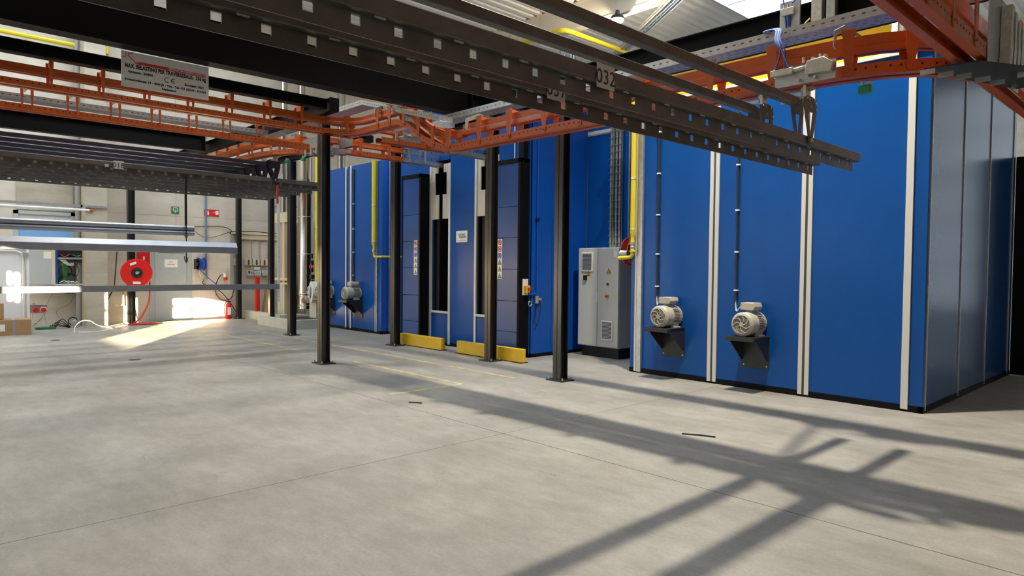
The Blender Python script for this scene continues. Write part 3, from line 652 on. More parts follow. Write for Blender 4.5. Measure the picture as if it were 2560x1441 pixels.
# ------------------------------------------------------------------ conveyor rails
HOLE = DARK
def rail(label, path, hl=0.085, gap=0.085, hu=0.12, upper=True, yokes=(), ztop=None, holes=True, twin=False, name='conveyor_rail', lowmat=ORANGE, bracket=True, yw=1.0, slot=0.028, ytop=0.08, far=0.0):
    P = [Vector(p) for p in path]
    L = [0.0]
    for i in range(1, len(P)): L.append(L[-1] + (P[i]-P[i-1]).length)
    def at(d):
        d = max(0, min(L[-1]-1e-6, d)); i = max(k for k in range(len(L)-1) if L[k] <= d)
        q = (d-L[i])/(L[i+1]-L[i]); t = (P[i+1]-P[i]); th = Vector((t.x, t.y, 0)).normalized()
        return P[i]+t*q, th, th.cross(Vector((0,0,1)))
    t = thing(name, label, 'rail', tuple(P[0]), 'orange overhead conveyor rails')
    w = 0.105; k = 0.007
    ch = [(w, 0), (w, hl), (w-0.05, hl), (w-0.05, hl-k), (w-k, hl-k), (w-k, k), (slot, k), (slot, 0)]
    ch2 = [(-a, b) for a, b in reversed(ch)]
    m = MB().sweep(P, [ch, ch2])
    m.mi(1)
    if holes:
        d = 0.05; ns = 0
        while d < L[-1] and ns < 150:
            p, th, sd = at(d); zc = p.z+hl*0.62
            for s in (1, -1):
                c = p + sd*s*(w+0.0015); r = 0.010
                m.add([c + th*(r*math.cos(a)) + Vector((0,0,1))*(hl*0.6+r*math.sin(a)) for a in [math.pi*i/3 for i in range(6)]], [tuple(range(6))])
            d += 0.075; ns += 1
    m.mi(0)
    m.build('free_track', [lowmat, HOLE], t)
    z1 = hl+gap; z2 = z1+hu
    if upper:
        up = [(0.030, z1+0.006), (0.055, z1+0.006), (0.055, z1), (0.012, z1), (0.012, z1+0.012), (0.046, z1+0.012), (0.050, z1+hu*0.4), (0.042, z2), (-0.042, z2), (-0.050, z1+hu*0.4), (-0.046, z1+0.012), (-0.012, z1+0.012), (-0.012, z1), (-0.055, z1), (-0.055, z1+0.006), (-0.030, z1+0.006)]
        up = [(0.058, z1), (0.058, z1+0.012), (0.052, z1+hu*0.38), (0.042, z1+hu*0.45), (0.042, z2), (-0.042, z2), (-0.042, z1+hu*0.45), (-0.052, z1+hu*0.38), (-0.058, z1+0.012), (-0.058, z1), (-0.014, z1), (-0.014, z1+0.02), (0.014, z1+0.02), (0.014, z1)]
        MB().sweep(P, [up]).build('power_track', ORANGE, t)
    for d in yokes:
        p, th, sd = at(d); zt = (ztop if ztop is not None else p.z+z2+ytop); y = MB()
        def plate(poly, off, th0=0.008):
            vs = [p + th*a + sd*off + Vector((0,0,b)) for a, b in poly] + [p + th*a + sd*(off+th0) + Vector((0,0,b)) for a, b in poly]; n = len(poly)
            y.add(vs, [tuple(range(n-1, -1, -1)), tuple(range(n, 2*n))] + [(i, (i+1)%n, n+(i+1)%n, n+i) for i in range(n)])
        H = zt-p.z
        for s in (1, -1):
            off = w+0.001 if s > 0 else -w-0.009
            if twin and s < 0: continue
            if twin:
                for q in (-0.06, 0.06): plate([(q-0.012, 0.03), (q+0.012, 0.03), (q+0.012, H*0.5), (q+0.018, H*0.55), (q+0.018, H), (q-0.018, H), (q-0.018, H*0.55), (q-0.012, H*0.5)], off)
            else:
                plate([(a*yw, b) for a, b in [(-0.020, 0.012), (0.020, 0.012), (0.034, 0.03), (0.034, hl*0.8), (0.026, hl), (0.045, z1), (0.045, z2-0.01), (0.055, z2), (0.055, H), (-0.055, H), (-0.055, z2), (-0.045, z2-0.01), (-0.045, z1), (-0.026, hl), (-0.034, hl*0.8), (-0.034, 0.03)]], off)
            q = p + sd*(off+(0.010 if s > 0 else -0.002))
            y.cyl(q+Vector((0,0,hl*0.5)), q+Vector((0,0,hl*0.5))+sd*s*0.012, 0.010, 6)
        # cross plate between the two legs
        hh = [(-w-0.005-far, max(z2+0.004, H-0.075)-0.3*far), (w+0.005, max(z2+0.004, H-0.075)), (w+0.005, H-0.01), (w-0.04, H), (-w-0.005-far, H-0.1*far)]
        vs = [p + sd*a + Vector((0,0,b)) - th*0.004 for a, b in hh] + [p + sd*a + Vector((0,0,b)) + th*0.004 for a, b in hh]; n = len(hh)
        if bracket: y.add(vs, [tuple(range(n-1, -1, -1)), tuple(range(n, 2*n))] + [(i, (i+1)%n, n+(i+1)%n, n+i) for i in range(n)])
        y.build('yoke', ORANGE, t, smooth=False)
    return t
def arc(cx, cy, r, a0, a1, z, n=12, z1=None):
    z1 = z if z1 is None else z1
    return [(cx+r*math.cos(math.radians(a0+(a1-a0)*i/n)), cy+r*math.sin(math.radians(a0+(a1-a0)*i/n)), z+(z1-z)*i/n) for i in range(n+1)]
ZU, ZL = 3.866, 3.30
rail('orange double rail at the upper left nearest the big black beam', [(-10.3, -1.5, ZU), (-10.3, 6.0, ZU)], 0.075, 0.095, 0.11, True, [1.5+v for v in (0.55, 1.11, 1.67, 2.24, 2.79, 3.36, 3.91, 4.49, 5.01)], 4.235, yw=0.45)
rail('orange single rail at the left hung on twin pins, just above the parked bars', [(-11.9, -1.5, ZU), (-11.9, 5.95, ZU)], 0.08, 0.095, 0.11, False, [1.5+v for v in (1.08, 1.64, 2.19, 2.75, 3.32, 3.88, 4.43, 5.01)], 4.23, twin=True)
# main X run: curve, incline down, straight, curve away to the right
main = [(-10.3, 5.45, ZU)] + arc(-9.8, 5.45, 0.5, 180, 90, ZU, 8)[1:] + [(-9.4, 5.95, ZU), (-9.0, 5.95, ZU), (-8.8, 5.95, ZU-0.004), (-8.62, 5.95, ZU-0.05), (-8.45, 5.95, ZU-0.13), (-8.1, 5.95, ZU-0.345), (-7.85, 5.95, ZU-0.47), (-7.65, 5.95, ZL+0.03), (-7.45, 5.95, ZL+0.005), (-7.25, 5.95, ZL)]
rail('orange rail section in the middle that slopes down between the two cable tray levels', main, 0.085, 0.09, 0.11, True, [0.42, 1.28, 1.62, 2.02, 2.45, 2.85, 3.22], None, ytop=0.02)
low = [(-7.25, 5.95, ZL), (-2.75, 5.95, ZL)] + [(-2.3, 5.99, ZL), (-2.0, 6.06, ZL), (-1.75, 6.20, ZL), (-1.56, 6.42, ZL), (-1.45, 6.70, ZL)]
rail('long orange rail crossing the top right towards the blue booth corner', low, 0.095, 0.105, 0.145, True, [0.41, 0.99, 1.60, 2.16, 3.0, 3.80, 4.41, 5.02, 5.45], ZL+0.39, far=0.22)
rail('orange rail at the top right corner seen from below with a dark slot', [(-1.37, 0.8, ZL-0.03), (-1.37, 9.8, ZL-0.03)], 0.11, 0.10, 0.14, True, [1.5, 2.35, 3.2, 3.75, 4.3, 4.85, 6.3, 7.0, 7.7, 8.4], ZL+0.52, slot=0.042)
# crossing run on which the parked bars hang
r4 = [(-18.6, 5.72, ZU), (-14.0, 5.72, ZU), (-13.4, 5.76, ZU), (-12.9, 5.90, ZU), (-12.45, 6.15, ZU), (-12.1, 6.5, ZU), (-11.95, 6.8, ZU)]
rail('orange rail over the plate ends of the parked bars, curving towards the far booth', r4, 0.09, 0.10, 0.11, True, [0.6+i*0.62 for i in range(10)], 4.22)
rail('short orange rail beyond the lone column leading to the left opening', [(-11.86, 6.35, ZU), (-11.86, 8.15, ZU)], 0.085, 0.085, 0.10, True, [0.65, 1.3], 4.2)
rail('short orange rail leading to the right conveyor opening', [(-10.3, 6.5, ZU), (-10.3, 8.0, ZU)], 0.085, 0.085, 0.10, True, [0.4, 1.0], 4.2)
for x, lab in ((-11.80, 'galvanised rail entering the left conveyor opening'), (-10.27, 'galvanised rail entering the right conveyor opening')):
    m = MB()
    for s in (-1, 1): m.box(x+s*0.07-0.012, x+s*0.07+0.012, 8.02, 9.3, ZU-0.02, ZU+0.07).box(x+s*0.07-0.03, x+s*0.07+0.03, 8.02, 9.3, ZU-0.02, ZU-0.012)
    t = thing('tunnel_rail', lab, 'rail', (x, 8.1, ZU-0.02), 'galvanised tunnel rails')
    m.build('channel', GALV, t); MB().box(x-0.03, x+0.03, 8.05, 9.3, ZU+0.16, ZU+0.24).build('upper_channel', GALV, t)
    for y in (8.1, 8.5): MB().box(x-0.10, x-0.092, y, y+0.05, ZU-0.02, ZU+0.28).box(x+0.092, x+0.10, y, y+0.05, ZU-0.02, ZU+0.28).box(x-0.1, x+0.1, y, y+0.05, ZU+0.27, ZU+0.28).build('clamp', ZINC, t)
# switch frames with galvanised guide plates
def switch(x, y, z, label, sx=1):
    t = thing('rail_switch', label, 'switch', (x, y, z), 'galvanised rail switches')
    m = MB()
    for k in range(4):
        m.tube([(x-0.55, y-0.02+k*0.11, z+0.01), (x-0.1, y+k*0.11, z+0.0), (x+0.4, y+0.05+k*0.10, z+0.01)], 0.016, 6)
    m.build('guide_bar', GALV, t)
    m = MB().box(x-0.6, x+0.45, y-0.05, y-0.042, z+0.10, z+0.28).box(x-0.6, x+0.45, y+0.40, y+0.408, z+0.10, z+0.28)
    for k in range(5): m.box(x-0.5+k*0.22, x-0.47+k*0.22, y-0.05, y+0.41, z-0.03, z+0.02)
    m.build('carrier_plate', GALV, t)
    for k in range(5):
        MB().cyl((x-0.49+k*0.22, y-0.06, z-0.05), (x-0.49+k*0.22, y-0.06, z+0.08), 0.02, 8).build('roller', ZINC, t)
        MB().cbox((x-0.40+k*0.2, y+0.1, z+0.05), (0.07, 0.08, 0.06)).build('guide_block', ZINC, t)
    MB().cyl((x-0.15, y+0.12, z-0.01), (x-0.15, y+0.12, z+0.05), 0.09*sx, 18).build('turning_wheel', ORANGE, t)
switch(-8.95, 6.35, ZU-0.06, 'galvanised rail switch below the sloping orange rail')
switch(-11.75, 6.15, ZU-0.03, 'galvanised rail switch just right of the lone black column')
# galvanised fan-shaped switch guard at top right
t = thing('switch_guard', 'galvanised finned guard around the rail switch at the top right corner', 'guard', (-1.2, 6.6, ZL-0.05))
MB().box(-1.262, -1.254, 5.98, 6.80, ZL-0.05, ZL+0.50).build('inner_plate', GALV, t)
MB().prism([(6.80, ZL-0.10), (7.00, ZL-0.10), (7.04, ZL-0.04), (7.04, ZL+0.34), (6.80, ZL+0.56)], 'x', -1.26, -1.252).build('side_plate', GALV, t)
for k in range(5): MB().prism([(6.30+k*0.13, ZL-0.02), (6.36+k*0.13, ZL-0.02), (6.40+k*0.13, ZL+0.12), (6.37+k*0.13, ZL+0.26), (6.41+k*0.13, ZL+0.44-0.03*k), (6.33+k*0.13, ZL+0.44-0.03*k)], 'x', -1.25-0.0*k, -1.18).build('fin', ZINC, t)
MB().prism([(-1.62, 5.80), (-1.28, 5.86), (-1.05, 6.30), (-1.05, 6.95), (-1.25, 6.95), (-1.45, 6.40)], 'z', ZL-0.075, ZL-0.065).build('bottom_plate', DGREY, t)
for x, y in ((-1.60, 5.82), (-1.52, 5.98), (-1.44, 6.14), (-1.36, 6.34), (-1.30, 6.52), (-1.10, 6.40), (-1.08, 6.56), (-1.06, 6.72)): MB().box(x-0.05, x+0.05, y-0.012, y+0.012, ZL-0.11, ZL-0.075).build('tab', GALV, t)
# ------------------------------------------------------------------ cable trays
def tray(label, path, wdt, side, h=0.085, slots=True, mt=GALV):
    P = [Vector(p) for p in path]
    t = thing('cable_tray', label, 'cable tray', tuple(P[0]), 'galvanised cable trays')
    a, b = (0, wdt) if side > 0 else (-wdt, 0); k = 0.003
    T = MB().sweep(P, [[(a, 0), (a, h), (a+k, h), (a+k, k), (b-k, k), (b-k, h), (b, h), (b, 0)]]); m = T
    if slots:
        m.mi(1); d = 0.05; L = [0.0]
        for i in range(1, len(P)): L.append(L[-1]+(P[i]-P[i-1]).length)
        while d < L[-1]-0.05:
            i = max(q for q in range(len(L)-1) if L[q] <= d); f = (d-L[i])/(L[i+1]-L[i]); v = (P[i+1]-P[i]); th = Vector((v.x, v.y, 0)).normalized(); sd = th.cross(Vector((0,0,1)))
            p = P[i]+v*f; sl = v/v.length
            for e, sg in ((a, -1), (b, 1)):
                c = p + sd*(e+sg*0.001) + Vector((0,0,h*0.45))
                m.add([c+sl*0.0, c+sl*0.03, c+sl*0.03+Vector((0,0,0.012)), c+Vector((0,0,0.012))], [(0,1,2,3)])
            for r in range(3):
                c = p + sd*(a+(b-a)*(0.2+0.3*r)) - Vector((0,0,0.001)); off = sl*(0.03 if r % 2 else 0)
                m.add([c+off, c+off+sl*0.035, c+off+sl*0.035+sd*0.012, c+off+sd*0.012], [(0,1,2,3)])
            d += 0.085
    m.build('trough', [mt, CABD], t, smooth=False)
    return t
tray('galvanised cable tray along the top right in front of the black beam', [(0.0, 6.16, 3.845), (-8.05, 6.16, 3.845)], 0.25, 1)
tray('galvanised cable tray sloping between the two levels above the orange slope', [(-7.42, 5.64, 3.675), (-10.2, 6.1, 4.44)], 0.20, 1, 0.075)
tray('galvanised cable tray on the upper level left of the sloping tray', [(-10.2, 6.1, 4.44), (-17.5, 6.1, 4.44)], 0.30, 1)
tray('galvanised cable tray at the left behind the twin pinned orange rail', [(-12.35, 5.4, 4.12), (-12.35, -1.5, 4.12)], 0.28, 1, 0.075)
for x, z, lab in ((-2.30, ZL+0.36, 'galvanised tray bracket over the right curve of the orange rail'), (-5.1, ZL+0.36, 'galvanised tray bracket left of the long load bars'), (-7.1, ZL+0.36, 'galvanised tray bracket where the sloping tray ends'), (-9.35, ZU+0.30, 'galvanised tray bracket at the top of the orange slope')):
    MB().prism([(5.82, z-0.10), (5.86, z-0.12), (5.88, z), (6.12, z+0.10), (6.40, z+0.10), (6.40, z+0.13), (6.05, z+0.13), (5.83, z+0.03)], 'x', x-0.004, x+0.004).build('tray_bracket', GALV, None, lab, 'bracket', 'tray brackets')
# ------------------------------------------------------------------ load bars
def carrier(x, zl, num, label, steel, ystart=-1.2, yend=7.09, yp=5.88, fine=False, beam=STEEL):
    t = thing('load_bar', label, 'load bar', (x, yp, zl-0.5), 'load bars hung from the conveyor')
    zt = zl-0.125
    MB().box(x-0.034, x+0.034, ystart+0.6, yp-0.16, zt-0.034, zt+0.034).build('upper_tube', steel, t, bev=0.006)
    zb = zl-0.395   # top of lower box
    lb = MB().box(x-0.045, x+0.045, ystart, yend, zb-0.085, zb)
    lb.build('lower_beam', beam, t, bev=0.006)
    lip = MB(); x0, x1 = x-0.004, x+0.004; za, zc = zb-0.183, zb-0.085; h0, h1 = zb-0.142, zb-0.095
    y = ystart+0.05; ye = yend-0.09
    lip.box(x0, x1, y, ye, za, h0).box(x0, x1, y, ye, h1, zc)
    hy = 0.009; hs = []
    c = 1.497-0.216*40
    while c < ye-0.03:
        if c > y+0.03: hs.append(c)
        c += 0.216
    s = y
    for c in hs: lip.box(x0, x1, s, c-0.023, h0, h1); s = c+0.023
    lip.box(x0, x1, s, ye, h0, h1)
    lip.build('punched_lip', beam, t, smooth=False)
    if fine:
        for c in hs[::2]: MB().cyl((x+0.03, c+0.075, zb-0.090), (x+0.03, c+0.13, zb-0.090), 0.007, 6).build('hook_peg', CONDUIT, t)
    for s in (-1, 1):
        xo = x+s*0.052+(0 if s > 0 else -0.008)
        yy = yp
        def pr(poly, m): m.prism([(yy+a, zl-0.06+b*0.82) for a, b in poly], 'x', xo, xo+0.008)
        m = MB()
        pr([(-0.13, -0.03), (-0.06, 0.0), (0.03, 0.0), (0.11, -0.02), (0.12, -0.13), (0.115, -0.16), (-0.115, -0.16), (-0.13, -0.12)], m)
        pr([(-0.115, -0.16), (-0.030, -0.16), (-0.045, -0.20), (0.02, -0.42), (-0.025, -0.43), (-0.10, -0.22)], m)
        pr([(0.055, -0.16), (0.115, -0.16), (0.095, -0.25), (0.055, -0.43), (0.015, -0.42), (0.045, -0.20)], m)
        pr([(-0.03, -0.42), (0.05, -0.42), (0.055, -0.46), (0.02, -0.49), (-0.02, -0.49), (-0.035, -0.46)], m)
        p = m.build('hanger_plate', steel, t)
        for a, b in ((-0.08, -0.03), (-0.03, -0.035), (0.06, -0.03), (0.09, -0.06), (-0.02, -0.11), (0.10, -0.12)) if fine else ():
            MB().cyl((xo+(0.008 if s > 0 else 0), yy+a, zl-0.06+b*0.82), (xo+(0.018 if s > 0 else -0.01), yy+a, zl-0.06+b*0.82), 0.010, 6).build('bolt', ZINC, p)
        MB().cyl((xo+(0.008 if s > 0 else 0), yy+0.01, zl-0.43), (xo+(0.022 if s > 0 else -0.014), yy+0.01, zl-0.43), 0.018, 12).build('pivot_bolt', ZINC, p)
    tr = MB().box(x-0.012, x+0.012, yp+0.0, yp+0.09, zl-0.09, zl+0.05)
    tr.cyl((x-0.05, yp+0.07, zl+0.035), (x+0.05, yp+0.07, zl+0.035), 0.028, 12).cbox((x-0.12, yp+0.06, zl-0.01), (0.14, 0.02, 0.03)).cbox((x-0.2, yp+0.06, zl-0.045), (0.05, 0.05, 0.06)).cyl((x-0.16, yp+0.06, zl-0.05), (x-0.16, yp+0.06, zl+0.02), 0.01, 6).cyl((x-0.22, yp+0.06, zl-0.05), (x-0.22, yp+0.06, zl+0.02), 0.01, 6)
    tr.build('trolley', ZINC, t)
    np_ = None
    if num:
        pm = MB().box(x+0.046, x+0.050, 3.03, 3.19, zb-0.115, zb+0.022).build('number_plate', PLATE, t)
        m = MB(); text(m, num, 0.085, (x+0.051, 3.11, zb-0.092), (0,1,0), (0,0,1), align='CENTER', depth=0.001, bold=0.0)
        m.build('stencil_number', INK, pm)
    return t
c32 = carrier(-2.56, ZL-0.05, '032', 'load bar with plate 032, the longest reaching in front of the right booth', STEEL, fine=True)
c37 = carrier(-2.95, ZL-0.05, '037', 'load bar with plate 037, parallel just left of bar 032', STEEL, fine=True)
names = ['nearest parked load bar at the left with plate 018', 'parked load bar directly behind bar 018', 'third parked load bar of the left bank counted from bar 018', 'fourth parked load bar of the left bank counted from bar 018', 'fifth parked load bar of the left bank counted from bar 018', 'sixth and farthest parked load bar of the left bank']
c18 = carrier(-13.2, 3.83, '018', names[0], STEELD)  # lower beam and lip stay lighter: floor light put into the colour
MB().box(-13.149, -13.147, 2.9, 2.96, ZU-0.53, ZU-0.48).build('tag', PLATE, c18)
first = None
for k in range(1, 6):
    if first is None: first = carrier(-13.2-0.56*k, 3.83, None, names[k], STEELD); xk = -13.2-0.56*k
    else:
        c = dup(first, (-13.2-0.56*k-xk, 0, 0)); c['label'] = names[k]
# pneumatic stop and its hoses on the right run
ps = thing('pneumatic_stop', 'silver pneumatic stop unit clamped on the orange rail above bar 032', 'pneumatic stop', (-2.55, 5.80, ZL))
MB().box(-2.80, -2.28, 5.828, 5.838, ZL+0.0, ZL+0.16).build('mounting_plate', GALV, ps)
MB().cbox((-2.72, 5.80, ZL+0.12), (0.20, 0.05, 0.055)).cyl((-2.62, 5.80, ZL+0.12), (-2.50, 5.80, ZL+0.13), 0.018, 12).build('cylinder', ZINC, ps, bev=0.004)
MB().prism([(-2.52, ZL+0.06), (-2.30, ZL+0.05), (-2.28, ZL+0.12), (-2.36, ZL+0.18), (-2.50, ZL+0.17)], 'y', 5.77, 5.82).build('stop_block', ZINC, ps, bev=0.004)
m = MB()
for x, z in ((-2.58, 0.03), (-2.50, 0.06), (-2.44, 0.03), (-2.30, 0.13), (-2.46, 0.19), (-2.36, 0.19), (-2.79, 0.15)): m.cyl((x, 5.79, ZL+z), (x, 5.835, ZL+z), 0.013, 8)
for x in (-2.54, -2.40): m.cyl((x, 5.80, ZL+0.17), (x, 5.80, ZL+0.215), 0.010, 8)
m.build('screw', ZINC, ps)
vb = thing('valve_box', 'small grey valve plate with blue hoses on the black beam at top right', 'valve', (-3.34, 7.3, 4.25))
MB().box(-3.46, -3.24, 7.285, 7.32, 4.22, 4.62).build('plate', GALV, vb)
MB().box(-3.43, -3.29, 7.24, 7.285, 4.46, 4.54).build('valve_block', ZINC, vb, bev=0.004)
m = MB()
for x in (-3.40, -3.36, -3.32): m.cyl((x, 7.26, 4.54), (x, 7.26, 4.58), 0.01, 6)
m.build('fitting', ZINC, vb)
ah = thing('air_hose', 'bundle of thin blue air hoses from the valve plate to the pneumatic stop', 'hose', (-3.1, 6.5, 4.0))
for i, (dx, ex) in enumerate(((0, -2.78), (0.02, -2.66), (0.04, -2.70))):
    MB().tube([(-3.38+dx, 7.25, 4.46), (-3.36+dx, 7.2, 4.2), (-3.1+dx, 6.2, 3.95), (-2.86+dx, 5.95, 3.86), (-2.80+dx, 5.82, 3.72), (-2.74+dx, 5.79, 3.60), (ex, 5.79, ZL+0.15)], 0.009, 6, 6).build('hose', BLUEH if i != 1 else BLUEP, ah)
MB().tube([(-3.40, 7.26, 4.57), (-3.42, 7.26, 4.8), (-3.3, 7.3, 5.2)], 0.008, 6, 5).build('hose', BLUEH, ah)
MB().tube([(-3.33, 7.26, 4.57), (-3.22, 7.26, 4.70), (-3.1, 7.3, 5.2)], 0.008, 6, 5).build('hose', BLUEH, ah)
sb = thing('junction_boxes_panel', 'grey wiring modules with yellow wire on the black beam above the tray', 'wiring module', (-3.0, 7.3, 4.3))
MB().box(-3.10, -2.99, 7.24, 7.325, 4.29, 4.95).build('module', ZINC, sb, bev=0.004)
MB().box(-2.95, -2.86, 7.25, 7.325, 4.29, 4.95).build('module', GALV, sb, bev=0.004)
MB().tube([(-3.11, 7.24, 4.36), (-3.16, 7.22, 4.30), (-3.12, 7.22, 4.24), (-2.98, 7.22, 4.27), (-2.84, 7.22, 4.30)], 0.008, 6, 5).build('yellow_wire', YELH, sb)
for x, y, z, lab in ((-6.1, 6.22, ZL+0.13, 'green sensor box behind the orange rail, left of the two near bars'), (-5.75, 6.22, ZL+0.13, 'green sensor box between two yokes left of bar 037'), (-5.35, 6.22, ZL+0.13, 'green sensor box just left of where bar 037 hides the rail'), (-3.66, 6.09, ZL+0.02, 'green sensor box behind the orange rail between the upper tubes'), (-2.72, 6.12, ZL-0.09, 'green sensor box under the rail beside the bar 032 trolley'), (-2.12, 6.04, ZL-0.09, 'green sensor box hanging under the right curve of the rail'), (-12.35, 6.1, ZU-0.12, 'turquoise sensor box under the crossing rail near the lone column'), (-12.85, 6.0, ZU-0.12, 'turquoise sensor box left of the one near the lone column')):
    s = thing('sensor_box', lab, 'sensor', (x, y, z-0.04), 'green rail sensors')
    MB().cbox((x, y, z), (0.10, 0.06, 0.07)).build('housing', GREENL, s, bev=0.012)
    MB().cyl((x-0.02, y, z+0.03), (x-0.02, y, z+0.07), 0.012, 8).cbox((x+0.03, y, z+0.045), (0.03, 0.03, 0.03)).build('connector', ZINC, s)
# load limit sign
sg = thing('load_limit_sign', 'light grey load limit sign hanging below the big black beam', 'sign', (-8.98, 2.65, 3.78))
MB().box(-8.99, -8.98, 2.16, 3.15, 3.785, 4.20).build('board', SIGNG, sg)
Rr = (0,1,0); Uu = (0,0,1); xs = -8.9795
def st(txt, h, y, z, mk, al='LEFT', bold=0.0, fit=None):
    m = MB(); text(m, txt, h, (xs, y, z), Rr, Uu, align=al, depth=0.001, bold=bold, fit=fit); m.build('lettering', mk, sg)
st('MAX. BELASTING PER TRAVERSEBALK:  250 kg', 0.046, 2.655, 4.012, INK, 'CENTER', 0.0030, 0.92)
st('Systeem : 55894', 0.026, 2.23, 3.955, INK, bold=0.002, fit=0.27)
st('Bouwjaar: 2022', 0.026, 2.86, 3.915, INK, bold=0.002, fit=0.23)
st('Koeienhofstraat 13 - 4004 JR - Tiel - Tel: +31 (0)344 - 616363', 0.026, 2.655, 3.862, INK, 'CENTER', 0.0018, 0.92)
st('Nederland', 0.026, 2.68, 3.815, INK, 'CENTER', 0.0018, 0.16)
m = MB()
for cy in (2.66, 2.735):
    pts = [(xs+0.001, cy+0.028*math.cos(math.radians(a)), 3.945+0.028*math.sin(math.radians(a))) for a in range(60, 301, 20)]
    m.tube(pts, 0.004, 5)
m.tube([(xs+0.001, 2.71, 3.945), (xs+0.001, 2.738, 3.945)], 0.004, 5)
m.build('conformity_mark', INK, sg)
m = MB().prism([(2.30, 4.075), (2.36, 4.10), (3.12, 4.10), (3.12, 4.065), (2.33, 4.065)], 'x', xs-0.0005, xs+0.0005)
m.tube([(xs, 2.17, 4.125), (xs, 2.205, 4.125), (xs, 2.205, 4.18)], 0.004, 5).tube([(xs, 2.28, 4.18), (xs, 2.235, 4.17), (xs, 2.232, 4.155), (xs, 2.32, 4.075)], 0.006, 5)
m.build('red_logo_band', INKR, sg)
st('SPECIALISTS IN OVERHEAD CONVEYORS', 0.020, 2.90, 4.075, WHITE, 'CENTER', 0.0005, 0.44)
# gas pipe, ladder and hoop under the roof
g = thing('roof_gas_pipe', 'yellow gas pipe bending below the white roof sheeting at top centre', 'pipe', (-14.2, 15.5, 9.0))
MB().tube([(-18, 15.5, 9.0), (-14.9, 15.5, 9.0), (-14.35, 15.5, 9.0), (-14.2, 15.6, 9.0), (-14.17, 15.8, 9.0), (-14.17, 24, 9.0)], 0.075, 12).build('pipe', YEL, g)
for x in (-16.6, -15.2): MB().cyl((x, 15.5, 9.07), (x, 15.5, 10), 0.01, 6).build('hanger_rod', GALV, g)
l = thing('cable_basket', 'blue and silver wire cable basket running diagonally under the roof', 'cable tray', (-12.7, 17.5, 8.9))
A, B = Vector((-9.9, 15.6, 9.0)), Vector((-15.6, 19.4, 9.0)); D = (B-A).normalized(); SD = D.cross(Vector((0,0,1)))
m = MB()
for s, z in ((-0.16, 0), (0.16, 0), (-0.16, 0.10), (0.16, 0.10), (-0.05, 0), (0.05, 0)): m.tube([A+SD*s+Vector((0,0,z)), B+SD*s+Vector((0,0,z))], 0.014, 6)
n = 22
for i in range(n+1):
    c = A+(B-A)*i/n; m.tube([c-SD*0.16+Vector((0,0,0.1)), c-SD*0.16, c+SD*0.16, c+SD*0.16+Vector((0,0,0.1))], 0.008, 5)
m.build('wire_mesh', GALV, l)
MB().tube([A+SD*0.10+Vector((0,0,0.05)), B+SD*0.10+Vector((0,0,0.05))], 0.05, 8).build('blue_cable', BLUEW, l)
MB().tube([A-SD*0.09+Vector((0,0,0.05)), B-SD*0.09+Vector((0,0,0.05))], 0.05, 8).build('grey_cable', GALV, l)
h = thing('ring_duct', 'shiny ring shaped duct end showing above bar 032', 'duct', (-9.2, 10.2, 5.15))
MB().cyl((-9.2, 10.2, 5.14), (-9.2, 10.2, 5.75), 0.18, 20).build('duct', CHROME, h)
m = MB()
for k in (0.30, 0.36): m.ring((-9.2, 10.2-0.12*(k-0.3)/0.06, 5.80), (0.4, 0.9, 0), k, 0.022, 28, 8)
m.build('ring', GALVP, h)
# ------------------------------------------------------------------ profiles hung from bar 018
def hung(name, mb, m, label, cat='profile'):
    return mb.build(name, m, None, label, cat)
t = thing('hanging_tube_pair', 'pair of round galvanised tubes hung uppermost below bar 018', 'tube', (-13.15, 2.4, 2.2))
for z in (2.355, 2.265): MB().cyl((-13.22, 0.2, z), (-13.22, 4.36, z), 0.047, 20).build('tube', GALVP, t)
MB().prism([(-13.22, 1.905), (-13.02, 1.905), (-13.02, 2.02), (-13.08, 2.11), (-13.22, 2.11)], 'y', 0.2, 5.09).build('hanging_channel_profile', GALVP, None, 'wide folded galvanised profile hung in the middle below bar 018', 'profile', smooth=False)
MB().box(-13.20, -13.10, 0.2, 5.96, 1.21, 1.315).build('hanging_box_profile', GALVP, None, 'square galvanised profile hung lowest below bar 018', 'profile', smooth=False)
c = thing('chain_hook', 'black strap with long hooks holding the hung profiles below bar 018', 'hook', (-13.14, 4.2, 3.3))
MB().box(-13.16, -13.145, 4.18, 4.22, 2.40, 3.32).build('strap', BLACKP, c)
MB().tube([(-13.135, 4.2, 2.42), (-13.135, 4.2, 1.72)], 0.010, 6).tube([(-13.135, 4.17, 2.23), (-13.135, 4.18, 2.19), (-13.135, 4.20, 2.18), (-13.135, 4.22, 2.19), (-13.135, 4.235, 2.23)], 0.007, 6).tube([(-13.135, 4.165, 1.84), (-13.135, 4.175, 1.76), (-13.135, 4.20, 1.72), (-13.135, 4.22, 1.76), (-13.135, 4.23, 1.82)], 0.008, 6).build('hook_rod', BLACKP, c)
c2 = thing('chain_hook', 'black hanger rod for the far ends of the hung profiles', 'hook', (-13.14, 0.6, 3.3))
MB().tube([(-13.14, 0.6, 3.3), (-13.14, 0.6, 1.2)], 0.010, 6).build('hook_rod', BLACKP, c2)
s_ = thing('hanging_white_strip', 'narrow white slotted strip hanging upright at the end of the bank', 'strip', (-13.15, 5.95, 0.95))
m = MB().sweep([(-13.15, 5.93, 0), (-13.15, 5.99, 0)], [[(-0.006, 2.1), (0.006, 2.1), (0.006, 2.95), (-0.006, 2.95)]])
m.sweep([(-13.145, 5.945, 0), (-13.145, 5.99, 0)], [[(-0.006, 0.95), (0.006, 0.95), (0.006, 2.12), (-0.006, 2.12)]])
m.mi(1)
for k in range(11): m.box(-13.138, -13.136, 5.955, 5.965, 1.05+k*0.10, 1.06+k*0.10)
m.build('strip', [WHITE, CABD], s_); MB().box(-13.16, -13.14, 5.92, 5.96, 2.93, 3.30).build('hanger', REDH, s_)
